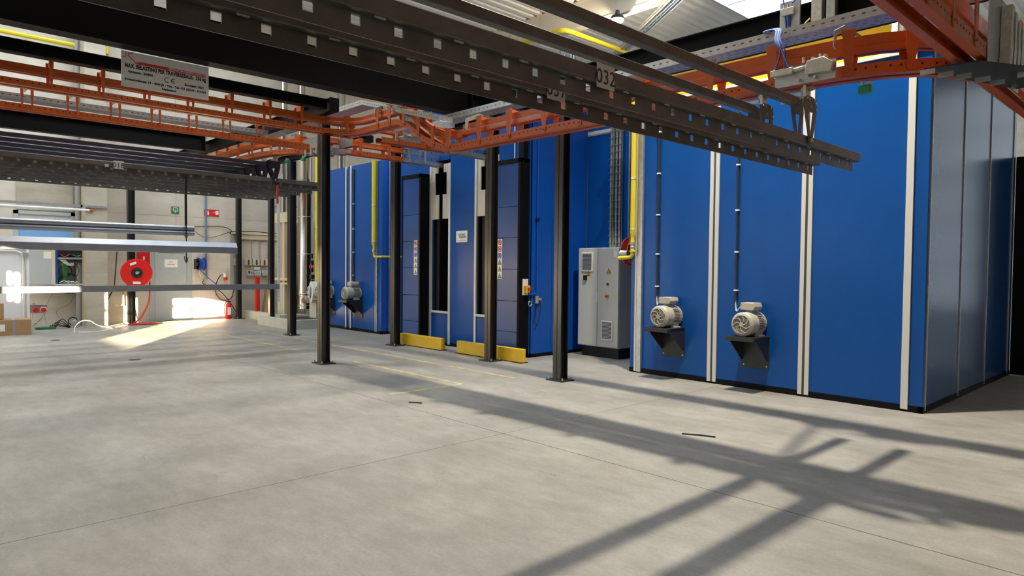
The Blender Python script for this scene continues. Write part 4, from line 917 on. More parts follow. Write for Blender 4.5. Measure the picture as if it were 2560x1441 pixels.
# ------------------------------------------------------------------ left wall
XW = -21.6
d = struct('door_1', MB().box(XW, XW+0.05, 6.02, 6.90, 0.01, 2.08), DOORG, bev=0.006)
WL['door_1'] = Vector(d.location)
MB().box(XW, XW+0.03, 5.88, 6.02, 0, 2.16).box(XW, XW+0.03, 6.90, 7.05, 0, 2.16).box(XW, XW+0.03, 5.88, 7.05, 2.08, 2.16).build('door_frame', DOORG, d)
MB().tube([(XW+0.05, 6.94, 1.02), (XW+0.12, 6.94, 1.02), (XW+0.12, 6.94, 1.12), (XW+0.12, 6.86, 1.12)], 0.015, 8).cyl((XW+0.05, 6.94, 0.98), (XW+0.06, 6.94, 0.98), 0.05, 12).build('door_handle', ZINC, d)
MB().box(XW, XW+0.06, 6.13, 6.83, 2.02, 2.04).build('door_closer', DGREY, d)
np_ = thing('door_notice', 'white paper notice taped on the grey steel door', 'notice', (XW+0.055, 6.46, 1.55))
MB().box(XW+0.052, XW+0.058, 6.28, 6.64, 1.59, 1.83).build('sheet', PAPER, np_)
m = MB(); text(m, 'Deur', 0.035, (XW+0.06, 6.46, 1.735), (0,1,0), (0,0,1), 'CENTER', 0.0); text(m, 'vrijhouden', 0.035, (XW+0.06, 6.46, 1.665), (0,1,0), (0,0,1), 'CENTER', 0.0)
m.build('lettering', INK, np_)
# emergency exit and fire signs
es = thing('exit_sign', 'square green emergency exit sign with white arrow on the left wall', 'sign', (XW, 6.6, 3.2))
MB().box(XW, XW+0.02, 6.49, 6.70, 3.19, 3.40).build('board', GREEN, es)
m = MB()
for a, b, c_, d_ in ((6.53, 6.55, 3.27, 3.37), (6.64, 6.66, 3.27, 3.37), (6.53, 6.66, 3.355, 3.375), (6.53, 6.565, 3.255, 3.275), (6.625, 6.66, 3.255, 3.275), (6.587, 6.603, 3.23, 3.32)): m.box(XW+0.02, XW+0.023, a, b, c_, d_)
m.prism([(6.565, 3.255), (6.625, 3.255), (6.595, 3.215)], 'x', XW+0.02, XW+0.023); m.build('arrow', WHITE, es)
f1 = thing('extinguisher_sign', 'red fire extinguisher sign on the left wall beside the blue pipe', 'sign', (XW, 7.55, 3.2))
MB().box(XW, XW+0.02, 7.43, 7.64, 3.17, 3.38).build('board', RED, f1)
MB().box(XW+0.02, XW+0.023, 7.51, 7.565, 3.20, 3.31).box(XW+0.02, XW+0.023, 7.525, 7.55, 3.31, 3.35).box(XW+0.02, XW+0.023, 7.50, 7.53, 3.32, 3.335).build('pictogram', WHITE, f1)
f2 = thing('hose_sign', 'red fire hose sign on the left wall, right of the extinguisher sign', 'sign', (XW, 7.77, 3.2))
MB().box(XW, XW+0.02, 7.655, 7.865, 3.17, 3.38).build('board', RED, f2)
MB().box(XW+0.02, XW+0.023, 7.76, 7.85, 3.23, 3.35).box(XW+0.02, XW+0.023, 7.68, 7.76, 3.28, 3.30).cyl((XW+0.02, 7.71, 3.29), (XW+0.023, 7.71, 3.29), 0.02, 10).build('pictogram', WHITE, f2)
# fire hose reel on a red panel
fp = MB().box(XW, XW+0.12, 5.55, 5.87, 1.28, 2.30).build('fire_cabinet', RED, None, 'tall narrow red panel on the left wall behind the round hose reel', 'panel')
WL[fp.name] = Vector(fp.location); MB().box(XW+0.12, XW+0.125, 5.69, 5.73, 1.80, 1.90).build('pictogram', WHITE, fp)
fr = thing('fire_hose_reel', 'round red fire hose reel swung out in front of a black column on the left', 'hose reel', (-20.55, 5.3, 1.05))
RX_, RY_, RZ_ = -20.5, 5.27, 1.44
m = MB().lathe((RX_, RY_, RZ_), (0.98, -0.15, 0), [(-0.16, 0.05), (-0.159, 0.37), (-0.14, 0.385), (-0.12, 0.37), (-0.119, 0.2), (-0.02, 0.2), (-0.019, 0.36), (0.0, 0.385), (0.02, 0.375), (0.022, 0.12)], 36); m.build('drum', RED, fr)
MB().lathe((RX_+0.02, RY_-0.003, RZ_), (0.98, -0.15, 0), [(0, 0.14), (0.03, 0.135), (0.035, 0.10), (0.05, 0.09)], 20).build('hub', BLACKP, fr)
MB().cyl((RX_+0.06, RY_-0.01, RZ_), (RX_+0.09, RY_-0.014, RZ_), 0.04, 8).cbox((RX_+0.08, RY_, RZ_+0.02), (0.02, 0.09, 0.03)).build('hub_fitting', ZINC, fr)
for a, l_ in ((1.9, 0.19), (-1.6, 0.19), (-0.3, 0.12)):
    cc = (RX_+0.026, RY_+0.27*math.cos(a), RZ_+0.27*math.sin(a)); th = a+math.pi/2
    u = Vector((0.15, 0.98*math.cos(th), math.sin(th)))*l_*0.5; v = Vector((0.0, math.cos(a), math.sin(a)))*0.032
    m = MB(); C_ = Vector(cc); q = [C_-u-v, C_+u-v, C_+u+v, C_-u+v]
    m.add(q+[p+Vector((0.004,0,0)) for p in q], [(0,1,2,3),(4,5,6,7),(0,1,5,4),(1,2,6,5),(2,3,7,6),(3,0,4,7)]); m.build('sticker', PAPER, fr, smooth=False)
MB().tube([(RX_-0.06, RY_+0.33, RZ_-0.15), (RX_-0.06, RY_+0.34, 1.0), (RX_-0.06, RY_+0.30, 0.6), (RX_-0.06, RY_+0.1, 0.2), (RX_-0.1, RY_-0.05, 0.06), (RX_-0.3, RY_+0.1, 0.03), (RX_-0.2, RY_+0.42, 0.03), (RX_+0.0, RY_+0.5, 0.03), (RX_+0.02, RY_+0.2, 0.03), (RX_-0.1, RY_-0.2, 0.03)], 0.024, 8, 8).build('hose', REDH, fr)
MB().box(XW+0.1, RX_-0.1, RY_+0.20, RY_+0.24, RZ_-0.03, RZ_+0.03).build('swing_arm', RED, fr)
# blue air hose reel and blue pipe
p = thing('air_pipe', 'blue painted air pipe running down the left wall past the red signs', 'pipe', (XW+0.06, 7.45, 1.3))
MB().cyl((XW+0.06, 7.46, 1.32), (XW+0.06, 7.46, 6.0), 0.026, 10).build('tube', BLUEP, p)
MB().cyl((XW+0.06, 7.46, 1.24), (XW+0.06, 7.46, 1.34), 0.035, 10).cbox((XW+0.09, 7.42, 1.22), (0.05, 0.10, 0.05)).build('valve', ZINC, p)
MB().cbox((XW+0.06, 7.44, 2.28), (0.08, 0.08, 0.05)).build('clip', BLACKP, p)
MB().tube([(XW+0.08, 7.42, 1.22), (XW+0.10, 7.34, 1.12), (XW+0.10, 7.6, 1.0), (XW+0.1, 7.95, 0.78), (XW+0.1, 8.35, 0.2), (XW+0.12, 8.3, 0.04)], 0.012, 6, 6).build('black_hose', BLACKP, p)
br = thing('air_hose_reel', 'blue air hose reel on the left wall right of the grey door', 'hose reel', (XW+0.2, 7.25, 1.5))
for y, r in ((7.17, 0.20), (7.33, 0.20)): MB().cyl((XW+0.22, y, 1.70), (XW+0.22, y+0.02, 1.70), r, 24).build('flange', BLUER, br)
m = MB()
for k in range(4): m.ring((XW+0.22, 7.21+k*0.035, 1.70), (0,1,0), 0.145, 0.018, 24, 8)
m.cyl((XW+0.22, 7.17, 1.70), (XW+0.22, 7.35, 1.70), 0.13, 20); m.build('hose_coil', BLUEH, br)
MB().cyl((XW+0.22, 7.10, 1.70), (XW+0.22, 7.17, 1.70), 0.06, 14).cbox((XW+0.10, 7.14, 1.70), (0.2, 0.04, 0.30)).build('bracket', BLACKP, br)
MB().tube([(XW+0.26, 7.2, 1.54), (XW+0.26, 7.2, 1.42), (XW+0.26, 7.24, 1.30)], 0.018, 8).build('brass_end', ZINC, br)
MB().tube([(XW+0.25, 7.22, 1.54), (XW+0.2, 7.5, 1.25), (XW+0.2, 7.9, 0.95)], 0.012, 6, 6).build('hose_tail', BLUEH, br)
# electrical wall: switch boxes, conduits, trunking
tk = thing('cable_trunking', 'long beige cable trunking on the left wall above the switch boxes', 'trunking', (XW, 9.0, 2.5))
MB().box(XW, XW+0.10, 8.52, 10.4, 2.50, 2.66).box(XW, XW+0.16, 8.2, 10.4, 2.66, 2.70).build('channel', IVORY, tk)
MB().box(XW, XW+0.12, 8.2, 8.28, 1.0, 2.7).build('riser', CONDUIT, tk)
MB().tube([(XW+0.1, 8.2, 2.72), (XW+0.1, 8.9, 2.76), (XW+0.1, 9.6, 2.72), (XW+0.1, 10.3, 2.76)], 0.015, 6, 5).tube([(XW+0.05, 7.1, 2.72), (XW+0.05, 7.5, 2.5), (XW+0.05, 8.2, 2.72)], 0.008, 6, 6).tube([(XW+0.05, 7.0, 2.82), (XW+0.05, 8.0, 2.86), (XW+0.05, 8.3, 2.68)], 0.012, 6, 5).build('loose_cable', BLACKP, tk)
first = None
for k, (y, lab) in enumerate(((8.64, 'ivory switch box on the left wall, leftmost of three left of the dark column'), (8.90, 'ivory switch box on the left wall, middle of three'), (9.16, 'ivory switch box on the left wall, rightmost of three'), (8.27, 'ivory switch box on the left wall half behind the column by the extinguisher'))):
    b = thing('switch_box', lab, 'switch box', (XW, y+0.11, 1.66), 'ivory switch boxes')
    MB().box(XW, XW+0.10, y, y+0.22, 1.67, 1.88).build('housing', IVORY, b, bev=0.006)
    MB().box(XW+0.10, XW+0.105, y+0.09, y+0.145, 1.69, 1.85).build('window', CABD, b)
    MB().tube([(XW+0.04, y+0.235, 1.86), (XW+0.04, y+0.235, 2.36), (XW+0.04, y+0.26, 2.43), (XW+0.04, y+0.34, 2.47), (XW+0.04, y+0.40, 2.50)], 0.012, 6).build('conduit', CONDUIT, b)
    MB().tube([(XW+0.05, y+0.02, 1.67), (XW+0.06, y+0.06, 1.61), (XW+0.06, y+0.16, 1.61), (XW+0.05, y+0.22, 1.68)], 0.010, 6, 4).build('cable', CONDUIT, b)
for k, (y, lab) in enumerate(((8.70, 'grey control box low on the left wall, leftmost of three'), (8.95, 'grey control box low on the left wall behind the red post'), (9.20, 'grey control box low on the left wall, rightmost of three'))):
    b = thing('control_box', lab, 'control box', (XW, y+0.11, 1.36), 'grey control boxes')
    MB().box(XW, XW+0.09, y, y+0.22, 1.40, 1.51).box(XW, XW+0.14, y+0.01, y+0.20, 1.345, 1.39).build('housing', CAB, b, bev=0.005)
    MB().box(XW+0.09, XW+0.095, y+0.05, y+0.11, 1.42, 1.49).cyl((XW+0.09, y+0.16, 1.45), (XW+0.10, y+0.16, 1.45), 0.018, 10).build('buttons', BLACKP if k == 0 else FROST, b)
MB().box(XW, XW+0.08, 8.95, 9.14, 1.53, 1.62).build('socket_box', WHITE, None, 'small white socket box above the middle grey control box', 'socket', bev=0.005)
pk = thing('power_plug', 'red and white plug coupling on the wall left of the near column', 'plug', (XW+0.06, 8.02, 1.25))
MB().cyl((XW+0.09, 8.0, 1.42), (XW+0.09, 8.02, 1.30), 0.05, 12).build('coupling', WHITE, pk); MB().cyl((XW+0.09, 8.02, 1.30), (XW+0.09, 8.05, 1.21), 0.058, 12).build('plug', RED, pk)
MB().tube([(XW+0.08, 8.02, 1.4), (XW+0.06, 7.85, 1.3), (XW+0.06, 7.72, 0.9), (XW+0.06, 7.9, 0.6), (XW+0.06, 8.2, 0.62), (XW+0.06, 8.3, 0.9)], 0.014, 6, 6).build('cable', BLACKP, pk)
ex = thing('fire_extinguisher', 'red fire extinguisher standing on the floor by the left wall', 'fire extinguisher', (-21.42, 8.10, 0))
MB().lathe((-21.42, 8.08, 0), (0,0,1), [(0, 0.085), (0.02, 0.095), (0.40, 0.095), (0.46, 0.07), (0.49, 0.03), (0.52, 0.03)], 20).build('cylinder', RED, ex)
MB().box(-21.33, -21.322, 8.03, 8.13, 0.12, 0.36).build('label_sheet', WHITE, ex)
MB().cbox((-21.42, 8.08, 0.54), (0.05, 0.14, 0.03)).cyl((-21.42, 8.08, 0.5), (-21.42, 8.08, 0.56), 0.022, 8).build('valve_head', BLACKP, ex)
MB().tube([(-21.42, 8.02, 0.52), (-21.38, 7.95, 0.42), (-21.38, 7.94, 0.15)], 0.013, 6, 5).build('hose', BLACKP, ex)
# things left of the pier: rack, cabinet, boxes
rk = thing('wiring_rack', 'open wall rack with blue sides full of cables', 'rack', (XW, 3.87, 1.12))
XR = XW+0.45
MB().box(XW, XR, 3.52, 3.56, 1.12, 2.06).build('side_panel', BLUE2, rk)
MB().box(XW, XR, 4.14, 4.20, 1.12, 2.06).build('side_panel', BLUE2, rk)
MB().box(XW, XR+0.02, 3.50, 4.21, 2.04, 2.08).box(XW, XR+0.02, 3.50, 4.21, 1.10, 1.14).build('top_and_base', CAB, rk)
MB().box(XW, XW+0.03, 3.56, 4.14, 1.14, 2.04).build('back_panel', CREAM, rk)
MB().box(XW+0.1, XR-0.02, 3.57, 4.13, 1.90, 2.03).box(XW+0.1, XR-0.03, 3.57, 4.13, 1.70, 1.76).build('patch_panel', BLACKP, rk)
MB().box(XW+0.1, XR-0.02, 3.57, 4.13, 1.79, 1.84).build('shelf', CONDUIT, rk)
m = MB()
for k in range(7): m.tube([(XR-0.06, 3.62+k*0.03, 1.86), (XR-0.03, 3.66+k*0.02, 1.6), (XR-0.1, 3.70+k*0.012, 1.3), (XR-0.12, 3.72, 1.14)], 0.008, 5, 4)
m.build('green_cable', GREENC, rk)
m = MB().ring((XR-0.1, 3.75, 1.47), (1,0.1,0), 0.15, 0.014, 20, 6)
m.tube([(XR-0.08, 3.95, 1.7), (XR-0.04, 4.05, 1.5), (XR-0.05, 3.98, 1.3), (XR-0.05, 4.04, 1.16)], 0.008, 5, 5); m.build('black_cable', BLACKP, rk)
m = MB()
for k in range(4): m.tube([(XR-0.03, 3.6+k*0.04, 1.78), (XR+0.0, 3.72+k*0.03, 1.68), (XR-0.02, 3.82+k*0.03, 1.62), (XR-0.02, 3.86+k*0.02, 1.7)], 0.006, 5, 5).tube([(XR-0.04, 3.6+k*0.1, 1.17), (XR, 3.7+k*0.1, 1.22-0.01*k), (XR-0.02, 3.8+k*0.08, 1.16)], 0.010, 5, 5)
m.build('white_cable', WHITE, rk)
m = MB().tube([(XR-0.02, 3.62, 1.92), (XR, 3.72, 1.86), (XR-0.02, 3.84, 1.93)], 0.009, 5, 5); m.build('red_cable', RED, rk)
m = MB().tube([(XR-0.02, 3.9, 1.91), (XR, 4.0, 1.87), (XR-0.02, 4.1, 1.92)], 0.009, 5, 5); m.build('turquoise_cable', GREENL, rk)
dr = MB().box(XR, XR+0.025, 2.90, 3.50, 1.12, 2.06).build('rack_door', FROST, rk, bev=0.004)
MB().box(XR+0.025, XR+0.03, 3.25, 3.42, 1.80, 1.98).build('paper_note', PAPER, dr); MB().box(XR+0.025, XR+0.031, 3.24, 3.43, 1.98, 2.01).build('yellow_tape', YELH, dr)
MB().box(XR, XR+0.03, 3.43, 3.50, 1.12, 2.06).build('door_edge', IVORY, dr)
gc = thing('cable_coil', 'coil of green cable hanging on the wall below the open rack', 'cable', (XW+0.2, 3.85, 0.9))
m = MB()
for k in range(6): m.ring((XW+0.15+k*0.02, 3.86, 1.14), (1, 0.05*k-0.1, 0.1), 0.27-0.008*k, 0.012, 28, 6)
m.build('coil', GREENC, gc)
MB().tube([(XW+0.15, 3.5, 1.1), (XW+0.1, 3.45, 0.8), (XW+0.2, 3.3, 0.45), (XW+0.4, 3.2, 0.25), (XW+0.5, 3.0, 0.05)], 0.010, 6, 6).tube([(XW+0.15, 4.0, 0.9), (XW+0.05, 3.9, 0.6), (XW+0.05, 3.6, 0.42), (XW+0.05, 3.65, 0.2)], 0.006, 6, 6).build('loose_cable', CONDUIT, gc)
wc = thing('white_panel_door', 'large white insulated door leaf standing at the left picture edge', 'door', (-20.3, 2.1, 0))
MB().box(-20.34, -20.26, 1.2, 2.74, 0.02, 2.10).build('leaf', WHITE, wc, bev=0.02)
m = MB().box(-20.26, -20.20, 2.76, 2.81, 0, 2.12).box(-20.26, -20.20, 1.2, 2.81, 2.07, 2.12).tube([(-20.22, 1.2, 1.98), (-20.22, 2.55, 1.98), (-20.22, 2.66, 1.93), (-20.22, 2.69, 1.84), (-20.22, 2.69, 0.1)], 0.02, 8).build('frame', WHITE, wc)
m = MB()
for z in (1.88, 0.18): m.box(-20.2, -20.16, 2.68, 2.80, z-0.05, z+0.05)
m.build('hinge', CONDUIT, wc)
b1_ = thing('cardboard_box', 'long low cardboard box with a grey strap in front of the white door leaf', 'box', (-19.55, 2.25, 0))
MB().box(-19.9, -19.35, 1.7, 2.72, 0, 0.36).build('carton', CARD, b1_, bev=0.008)
MB().box(-19.905, -19.345, 2.36, 2.42, 0, 0.365).build('strap', TAPE, b1_); MB().box(-19.347, -19.343, 1.9, 2.22, 0.10, 0.26).build('shipping_label', PAPER, b1_)
b2_ = thing('cardboard_box', 'smaller cardboard box standing on the long low one', 'box', (-19.7, 1.95, 0.37))
MB().box(-19.9, -19.5, 1.6, 2.22, 0.37, 0.74).build('carton', CARD, b2_, bev=0.008)
stl = thing('low_stool', 'small metal trestle stool beside the white door leaf', 'stool', (-20.9, 3.05, 0))
MB().box(-21.05, -20.8, 2.90, 3.28, 0.40, 0.42).box(-20.82, -20.8, 2.95, 3.25, 0.16, 0.175).build('top', CAB, stl)
for sy, e in ((2.95, -0.05), (3.23, 0.05)):
    for x in (-21.02, -20.82): MB().tube([(x, sy, 0.40), (x, sy+e, 0.0)], 0.014, 6).build('leg', CAB, stl)
pb = thing('power_distributor', 'grey power box with two red sockets on the trestle stool', 'power box', (-20.9, 3.07, 0.42))
MB().box(-21.05, -20.82, 2.90, 3.26, 0.42, 0.60).box(-21.07, -20.80, 2.86, 3.32, 0.60, 0.62).cyl((-20.95, 3.0, 0.62), (-20.95, 3.0, 0.66), 0.03, 8).build('housing', CONDUIT, pb, bev=0.004)
for y in (3.02, 3.18): MB().cyl((-20.82, y, 0.50), (-20.73, y, 0.49), 0.06, 14).build('socket', RED, pb)
MB().ring((-20.76, 3.18, 0.49), (1,0,0), 0.064, 0.012, 18, 6).build('socket_rim', WHITE, pb)
fl_ = thing('inspection_lamp', 'grey bulb shaped inspection lamp lying on the floor near the stool', 'lamp', (-20.9, 3.85, 0))
MB().lathe((-20.9, 3.88, 0.0), (0,0,1), [(0, 0.11), (0.01, 0.115), (0.02, 0.08), (0.08, 0.09), (0.16, 0.075), (0.21, 0.02)], 16).build('body', CONDUIT, fl_); MB().ring((-20.9, 3.84, 0.16), (1,0,0), 0.10, 0.014, 18, 6).build('handle', BLACKP, fl_)
cbx = MB()
for k in range(5): cbx.tube([(-20.9, 3.2+0.05*k, 0.012), (-20.7-0.05*k, 3.4, 0.012), (-20.6, 3.55-0.06*k, 0.25-0.04*k), (-20.75, 3.75, 0.02), (-20.9+0.06*k, 3.7, 0.012)], 0.010, 6, 6)
cbx.build('cable_tangle', BLACKP, None, 'tangle of black cables on the floor between stool and lamp', 'cable')
MB().box(-20.75, -20.5, 2.98, 3.4, 0, 0.055).build('green_tray', GREEN, None, 'small flat green tray on the floor in front of the stool', 'tray', bev=0.004)
wl = thing('wire_loop', 'springy white strap loop standing on the floor left of the pier', 'strap', (-19.4, 4.0, 0))
MB().tube([(-19.2, 3.55, 0.01), (-19.3, 3.6, 0.15), (-19.4, 3.75, 0.26), (-19.5, 3.95, 0.25), (-19.6, 4.15, 0.12), (-19.7, 4.5, 0.01), (-19.3, 4.3, 0.012), (-19.0, 3.9, 0.012), (-19.2, 3.65, 0.012)], 0.009, 5, 6).build('loop', WHITE, wl)
pw = thing('pipe_manifold', 'small steel pipe manifold with yellow hose between the pier and the black column', 'pipe', (XW+0.1, 5.0, 0))
MB().cyl((XW+0.1, 4.66, 0.52), (XW+0.1, 5.20, 0.52), 0.025, 8).cyl((XW+0.1, 4.70, 0), (XW+0.1, 4.70, 0.52), 0.02, 8).cyl((XW+0.1, 5.18, 0.5), (XW+0.1, 5.18, 0.95), 0.025, 8).cbox((XW+0.1, 5.0, 0.52), (0.06, 0.12, 0.05)).build('pipework', ZINC, pw)
MB().tube([(XW+0.16, 5.18, 0.92), (XW+0.2, 5.3, 0.85), (XW+0.25, 5.33, 0.4), (XW+0.45, 5.36, 0.05), (XW+0.8, 5.6, 0.02), (XW+0.7, 6.2, 0.02), (XW+0.6, 6.6, 0.02)], 0.022, 8, 6).build('yellow_hose', YELH, pw)
MB().tube([(XW+0.1, 4.7, 1.5), (XW+0.1, 4.72, 1.1), (XW+0.12, 4.8, 0.8), (XW+0.1, 4.9, 0.9), (XW+0.12, 4.75, 0.6)], 0.012, 6, 6).tube([(XW+0.1, 5.05, 2.3), (XW+0.12, 5.0, 1.7), (XW+0.1, 4.95, 1.0)], 0.012, 6, 6).build('black_cable', BLACKP, pw)
m = MB(); random.seed(3)
for k in range(16):
    x, y = -21.2+random.random()*0.5, 5.0+random.random()*1.0; a = random.random()*3.1; m.cyl((x, y, 0.015), (x+0.22*math.cos(a), y+0.22*math.sin(a), 0.018), 0.012, 5)
m.build('floor_debris', CONDUIT, None, 'litter of short offcuts on the floor under the red hose reel', 'debris', kind='stuff')
# upper wall fittings
wn = thing('wall_shutter', 'grey framed opening with light blue board on the left wall behind the tubes', 'shutter', (XW, 3.36, 2.1))
MB().box(XW, XW+0.06, 2.68, 2.78, 2.15, 3.05).box(XW, XW+0.06, 3.94, 4.04, 2.15, 3.05).box(XW, XW+0.06, 2.68, 4.04, 2.96, 3.05).build('frame', DOORG, wn)
MB().box(XW, XW+0.02, 2.78, 3.94, 2.60, 2.96).build('slats', CAB, wn); MB().box(XW, XW+0.04, 2.78, 3.94, 2.15, 2.60).build('board', BLUEW, wn)
tl = thing('tube_light', 'long white tube light under a galvanised channel on the left wall', 'light', (XW+0.6, 3.3, 3.1))
MB().box(-20.72, -20.66, 1.2, 4.62, 3.16, 3.22).build('channel', GALV, tl); MB().cyl((-20.69, 1.2, 3.09), (-20.69, 4.2, 3.09), 0.032, 10).build('tube', WHITE, tl)
MB().cyl((-20.69, 4.2, 3.09), (-20.69, 4.28, 3.09), 0.036, 10).build('end_cap', ORANGE, tl); MB().box(-21.6, -20.66, 2.1, 2.14, 3.16, 3.22).box(-21.6, -20.66, 4.0, 4.04, 3.16, 3.22).build('arm', GALV, tl)
MB().cyl((XW+0.3, 4.06, 0.0), (XW+0.3, 4.06, 9), 0.07, 12).build('downpipe', CONDUIT, None, 'grey downpipe in the corner left of the concrete pier', 'pipe')
rr = thing('wall_gas_pipe', 'yellow gas pipe high on the left wall left of the pier', 'pipe', (-21.3, 2.5, 7.4))
MB().tube([(-21.3, -2, 7.5), (-21.3, 4.05, 7.5)], 0.06, 10).tube([(-21.2, 4.75, 9.5), (-21.2, 4.75, 7.42), (-21.5, 4.75, 7.38)], 0.06, 10).build('pipe', YEL, rr); MB().box(-21.6, -21.24, 2.98, 3.02, 7.54, 7.58).build('bracket', CREAM, rr)
for x, y, r, z0, lab in ((-20.9, 9.65, 0.12, 4.9, 'slotted silver riser on the left wall above the flue, left one'), (-20.9, 10.25, 0.13, 4.9, 'plain silver riser on the left wall, middle one'), (-20.9, 11.7, 0.14, 4.9, 'plain silver riser on the left wall, right one')):
    vr = thing('vent_riser', lab, 'duct', (x, y, 3.2), 'silver risers on the left wall')
    MB().lathe((x, y, 3.2), (0,0,1), [(0, r), (3.3, r), (3.32, r+0.012), (3.36, r+0.012), (3.38, r), (6.75, r)], 18).build('pipe', CHROME, vr)
    for z in (3.6, 6.0, 8.4): MB().box(XW, x, y-0.02, y+0.02, z, z+0.04).build('wall_bracket', GALV, vr)
# ------------------------------------------------------------------ plinth with flue and burner
pl = struct('trim_6', MB().box(-18.9, -16.75, 7.95, 8.15, 0, 0.24).box(-16.95, -16.75, 8.15, 8.9, 0, 0.24).box(-21.6, -18.9, 8.60, 8.80, 0, 0.24), PLINTH, smooth=False)
MB().box(-21.5, -17.70, 11.2, 11.25, 0, 3.3).build('grey_partition', FROST, None, 'pale grey partition wall behind the silver flue pipe', 'partition')
fl = thing('flue_pipe', 'polished steel flue pipe rising beside the yellow gas pipe', 'flue', (-18.4, 9.2, 0.42))
MB().lathe((-18.5, 9.2, 0.42), (0,0,1), [(0, 0.16), (0.36, 0.16), (0.37, 0.18), (0.42, 0.18), (0.43, 0.20), (4.9, 0.20)], 28).build('pipe', CHROME, fl)
for z in (0.52, 0.86, 2.02, 3.1): MB().ring((-18.5, 9.2, z), (0,0,1), 0.205, 0.012, 28, 6).build('clamp_ring', ZINC, fl)
MB().cyl((-18.36, 9.15, 0.68), (-18.0, 8.95, 0.70), 0.10, 18).build('branch', DGREY, fl)
MB().cyl((-18.0, 8.95, 0.70), (-17.7, 8.85, 0.74), 0.11, 18).build('elbow_pipe', CHROME, fl)
gpp = thing('gas_pipe', 'tall yellow gas pipe left of the lone black column', 'pipe', (-17.75, 9.0, 0.4))
MB().tube([(-17.45, 9.03, 4.9), (-17.45, 9.03, 0.58), (-17.49, 9.03, 0.50), (-17.66, 9.03, 0.46)], 0.055, 12).build('pipe', YEL, gpp)
for z in (1.32, 2.75, 3.35): MB().ring((-17.45, 9.03, z), (0,0,1), 0.058, 0.008, 16, 6).build('pipe_clip', ZINC, gpp)
bw = thing('burner_blower', 'burner blower with grille between flue and lone column', 'blower', (-17.7, 8.9, 0.24))
MB().lathe((-17.42, 8.80, 0.95), (0.3, 1, 0), [(0, 0.10), (0.02, 0.30), (0.22, 0.30), (0.26, 0.1)], 24).build('casing', CAB, bw)
m = MB().cyl((-17.42, 8.79, 0.95), (-17.415, 8.80, 0.95), 0.16, 20)
m.mi(1)
for k in range(6): m.tube([(-17.44, 8.78, 0.95), (-17.44+0.02*math.cos(k), 8.78, 0.95), (-17.44+0.15*math.cos(k*1.05), 8.775, 0.95+0.15*math.sin(k*1.05))], 0.010, 5)
m.ring((-17.44, 8.78, 0.95), (0.3, 1, 0), 0.16, 0.012, 20, 6); m.build('grille', [CABD, WHITE], bw)
MB().box(-17.65, -17.25, 8.9, 9.05, 0.24, 0.72).build('stand', PLINTH, bw)
vs_ = thing('valve_train', 'dark valve train with a small red wheel right of the flue', 'valve', (-17.98, 9.15, 0.9))
m = MB()
for z, r in ((1.0, 0.06), (1.15, 0.045), (1.3, 0.07), (1.5, 0.04), (1.7, 0.05), (1.9, 0.03)): m.cyl((-17.99, 9.15, z), (-17.99, 9.15, z+0.13), r, 10)
m.build('body', BLACKP, vs_); MB().ring((-17.95, 9.10, 1.66), (0.7, -0.7, 0), 0.045, 0.014, 14, 6).build('hand_wheel', RED, vs_)
MB().tube([(-18.1, 9.1, 0.26), (-18.5, 8.7, 0.27), (-18.3, 8.4, 0.27), (-17.9, 8.6, 0.34), (-17.6, 8.4, 0.27)], 0.015, 6, 6).build('cable', CAB, vs_)
fm = thing('beige_machine_frame', 'beige steel machine frame with posts behind the two far columns', 'frame', (-19.6, 9.3, 0.2))
for x, y in ((-19.85, 9.2), (-19.35, 9.2), (-20.4, 9.3)): MB().box(x-0.07, x+0.07, y-0.05, y+0.05, 0, 3.1).build('post', IVORY, fm)
MB().box(-20.45, -19.28, 9.13, 9.25, 1.22, 1.30).box(-20.45, -19.28, 9.13, 9.25, 3.0, 3.3).box(-20.1, -19.3, 9.12, 9.2, 1.10, 1.16).build('crossbar', IVORY, fm)
MB().box(-20.4, -19.4, 9.6, 9.65, 0.2, 3.0).build('back_panel', CONDUIT, fm)
m = MB()
for k in range(4): m.cyl((-20.30+k*0.08, 9.25, 1.3), (-20.30+k*0.08, 9.25, 2.95), 0.018, 6)
m.build('pipes', IVORY, fm)
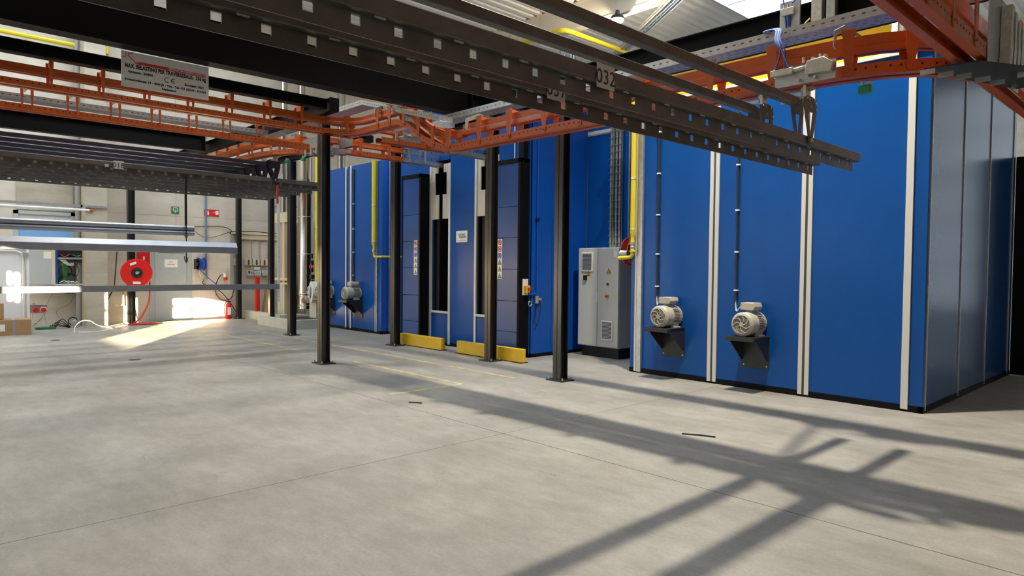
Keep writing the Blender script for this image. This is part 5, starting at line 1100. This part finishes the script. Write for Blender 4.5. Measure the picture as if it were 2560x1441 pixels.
MB().cyl((-20.0, 9.35, 0.05), (-20.0, 9.35, 1.1), 0.24, 24).build('drum_tank', PLINTH, None, 'pale round tank under the beige machine frame', 'tank')
MB().box(-20.95, -20.83, 8.72, 8.84, 0.24, 1.30).build('red_post', RED, None, 'slim red post standing on the pale plinth', 'post', bev=0.006)
for i, (a, b, lab) in enumerate((((-21.0, 8.95), 0.16, 'wooden lath leaning left of the dark corner column'), ((-20.75, 9.0), 0.05, 'upright wooden lath next to the leaning lath'))):
    MB().prism([(a[1]-0.02, 0.0), (a[1]+0.05, 0.0), (a[1]+0.05+b, 1.05), (a[1]-0.02+b, 1.05)], 'x', a[0], a[0]+0.03).build('wooden_lath', WOOD, None, lab, 'lath', 'wooden laths by the plinth')
# ------------------------------------------------------------------ floor markings and litter
def mark(x0, x1, y0, y1, lab): MB().box(x0, x1, y0, y1, 0.0005, 0.0025).build('floor_marking', FPAINT, None, lab, 'floor marking', 'yellow floor lines', smooth=False)
mark(-17.5, -7.45, 7.10, 7.16, 'longest yellow floor line running parallel to the booth fronts')
mark(-10.6, -7.52, 6.14, 6.21, 'yellow floor line ending in a corner near the middle of the hall')
mark(-7.59, -7.52, 4.95, 6.14, 'short yellow floor line leading from the corner towards the viewer')
mark(-16.8, -12.3, 6.12, 6.18, 'yellow floor line left of the lone black column')
mark(-12.36, -12.3, 5.2, 6.12, 'short yellow floor line across the left end of the marked bay')
for x0, y0, x1, y1, lab in ((-3.80, 6.02, -3.50, 6.16, 'dark stick lying on the floor before the right booth'), (-6.95, 4.83, -6.80, 4.92, 'thin dark offcut on the floor left of the joint crossing')):
    MB().tube([(x0, y0, 0.008), ((x0+x1)/2, (y0+y1)/2+0.01, 0.009), (x1, y1, 0.008)], 0.007, 6).build('stick', BLACKP, None, lab, 'stick')
for x, y, r, lab in ((-13.2, 3.35, 0.10, 'dark drain spot on the floor at the left'), (-17.6, 2.9, 0.09, 'dark spot on the floor near the cardboard boxes')):
    MB().cyl((x, y, 0.0005), (x, y, 0.003), r, 16).build('floor_stain', BLACKP, None, lab, 'stain', 'dark spots on the floor')
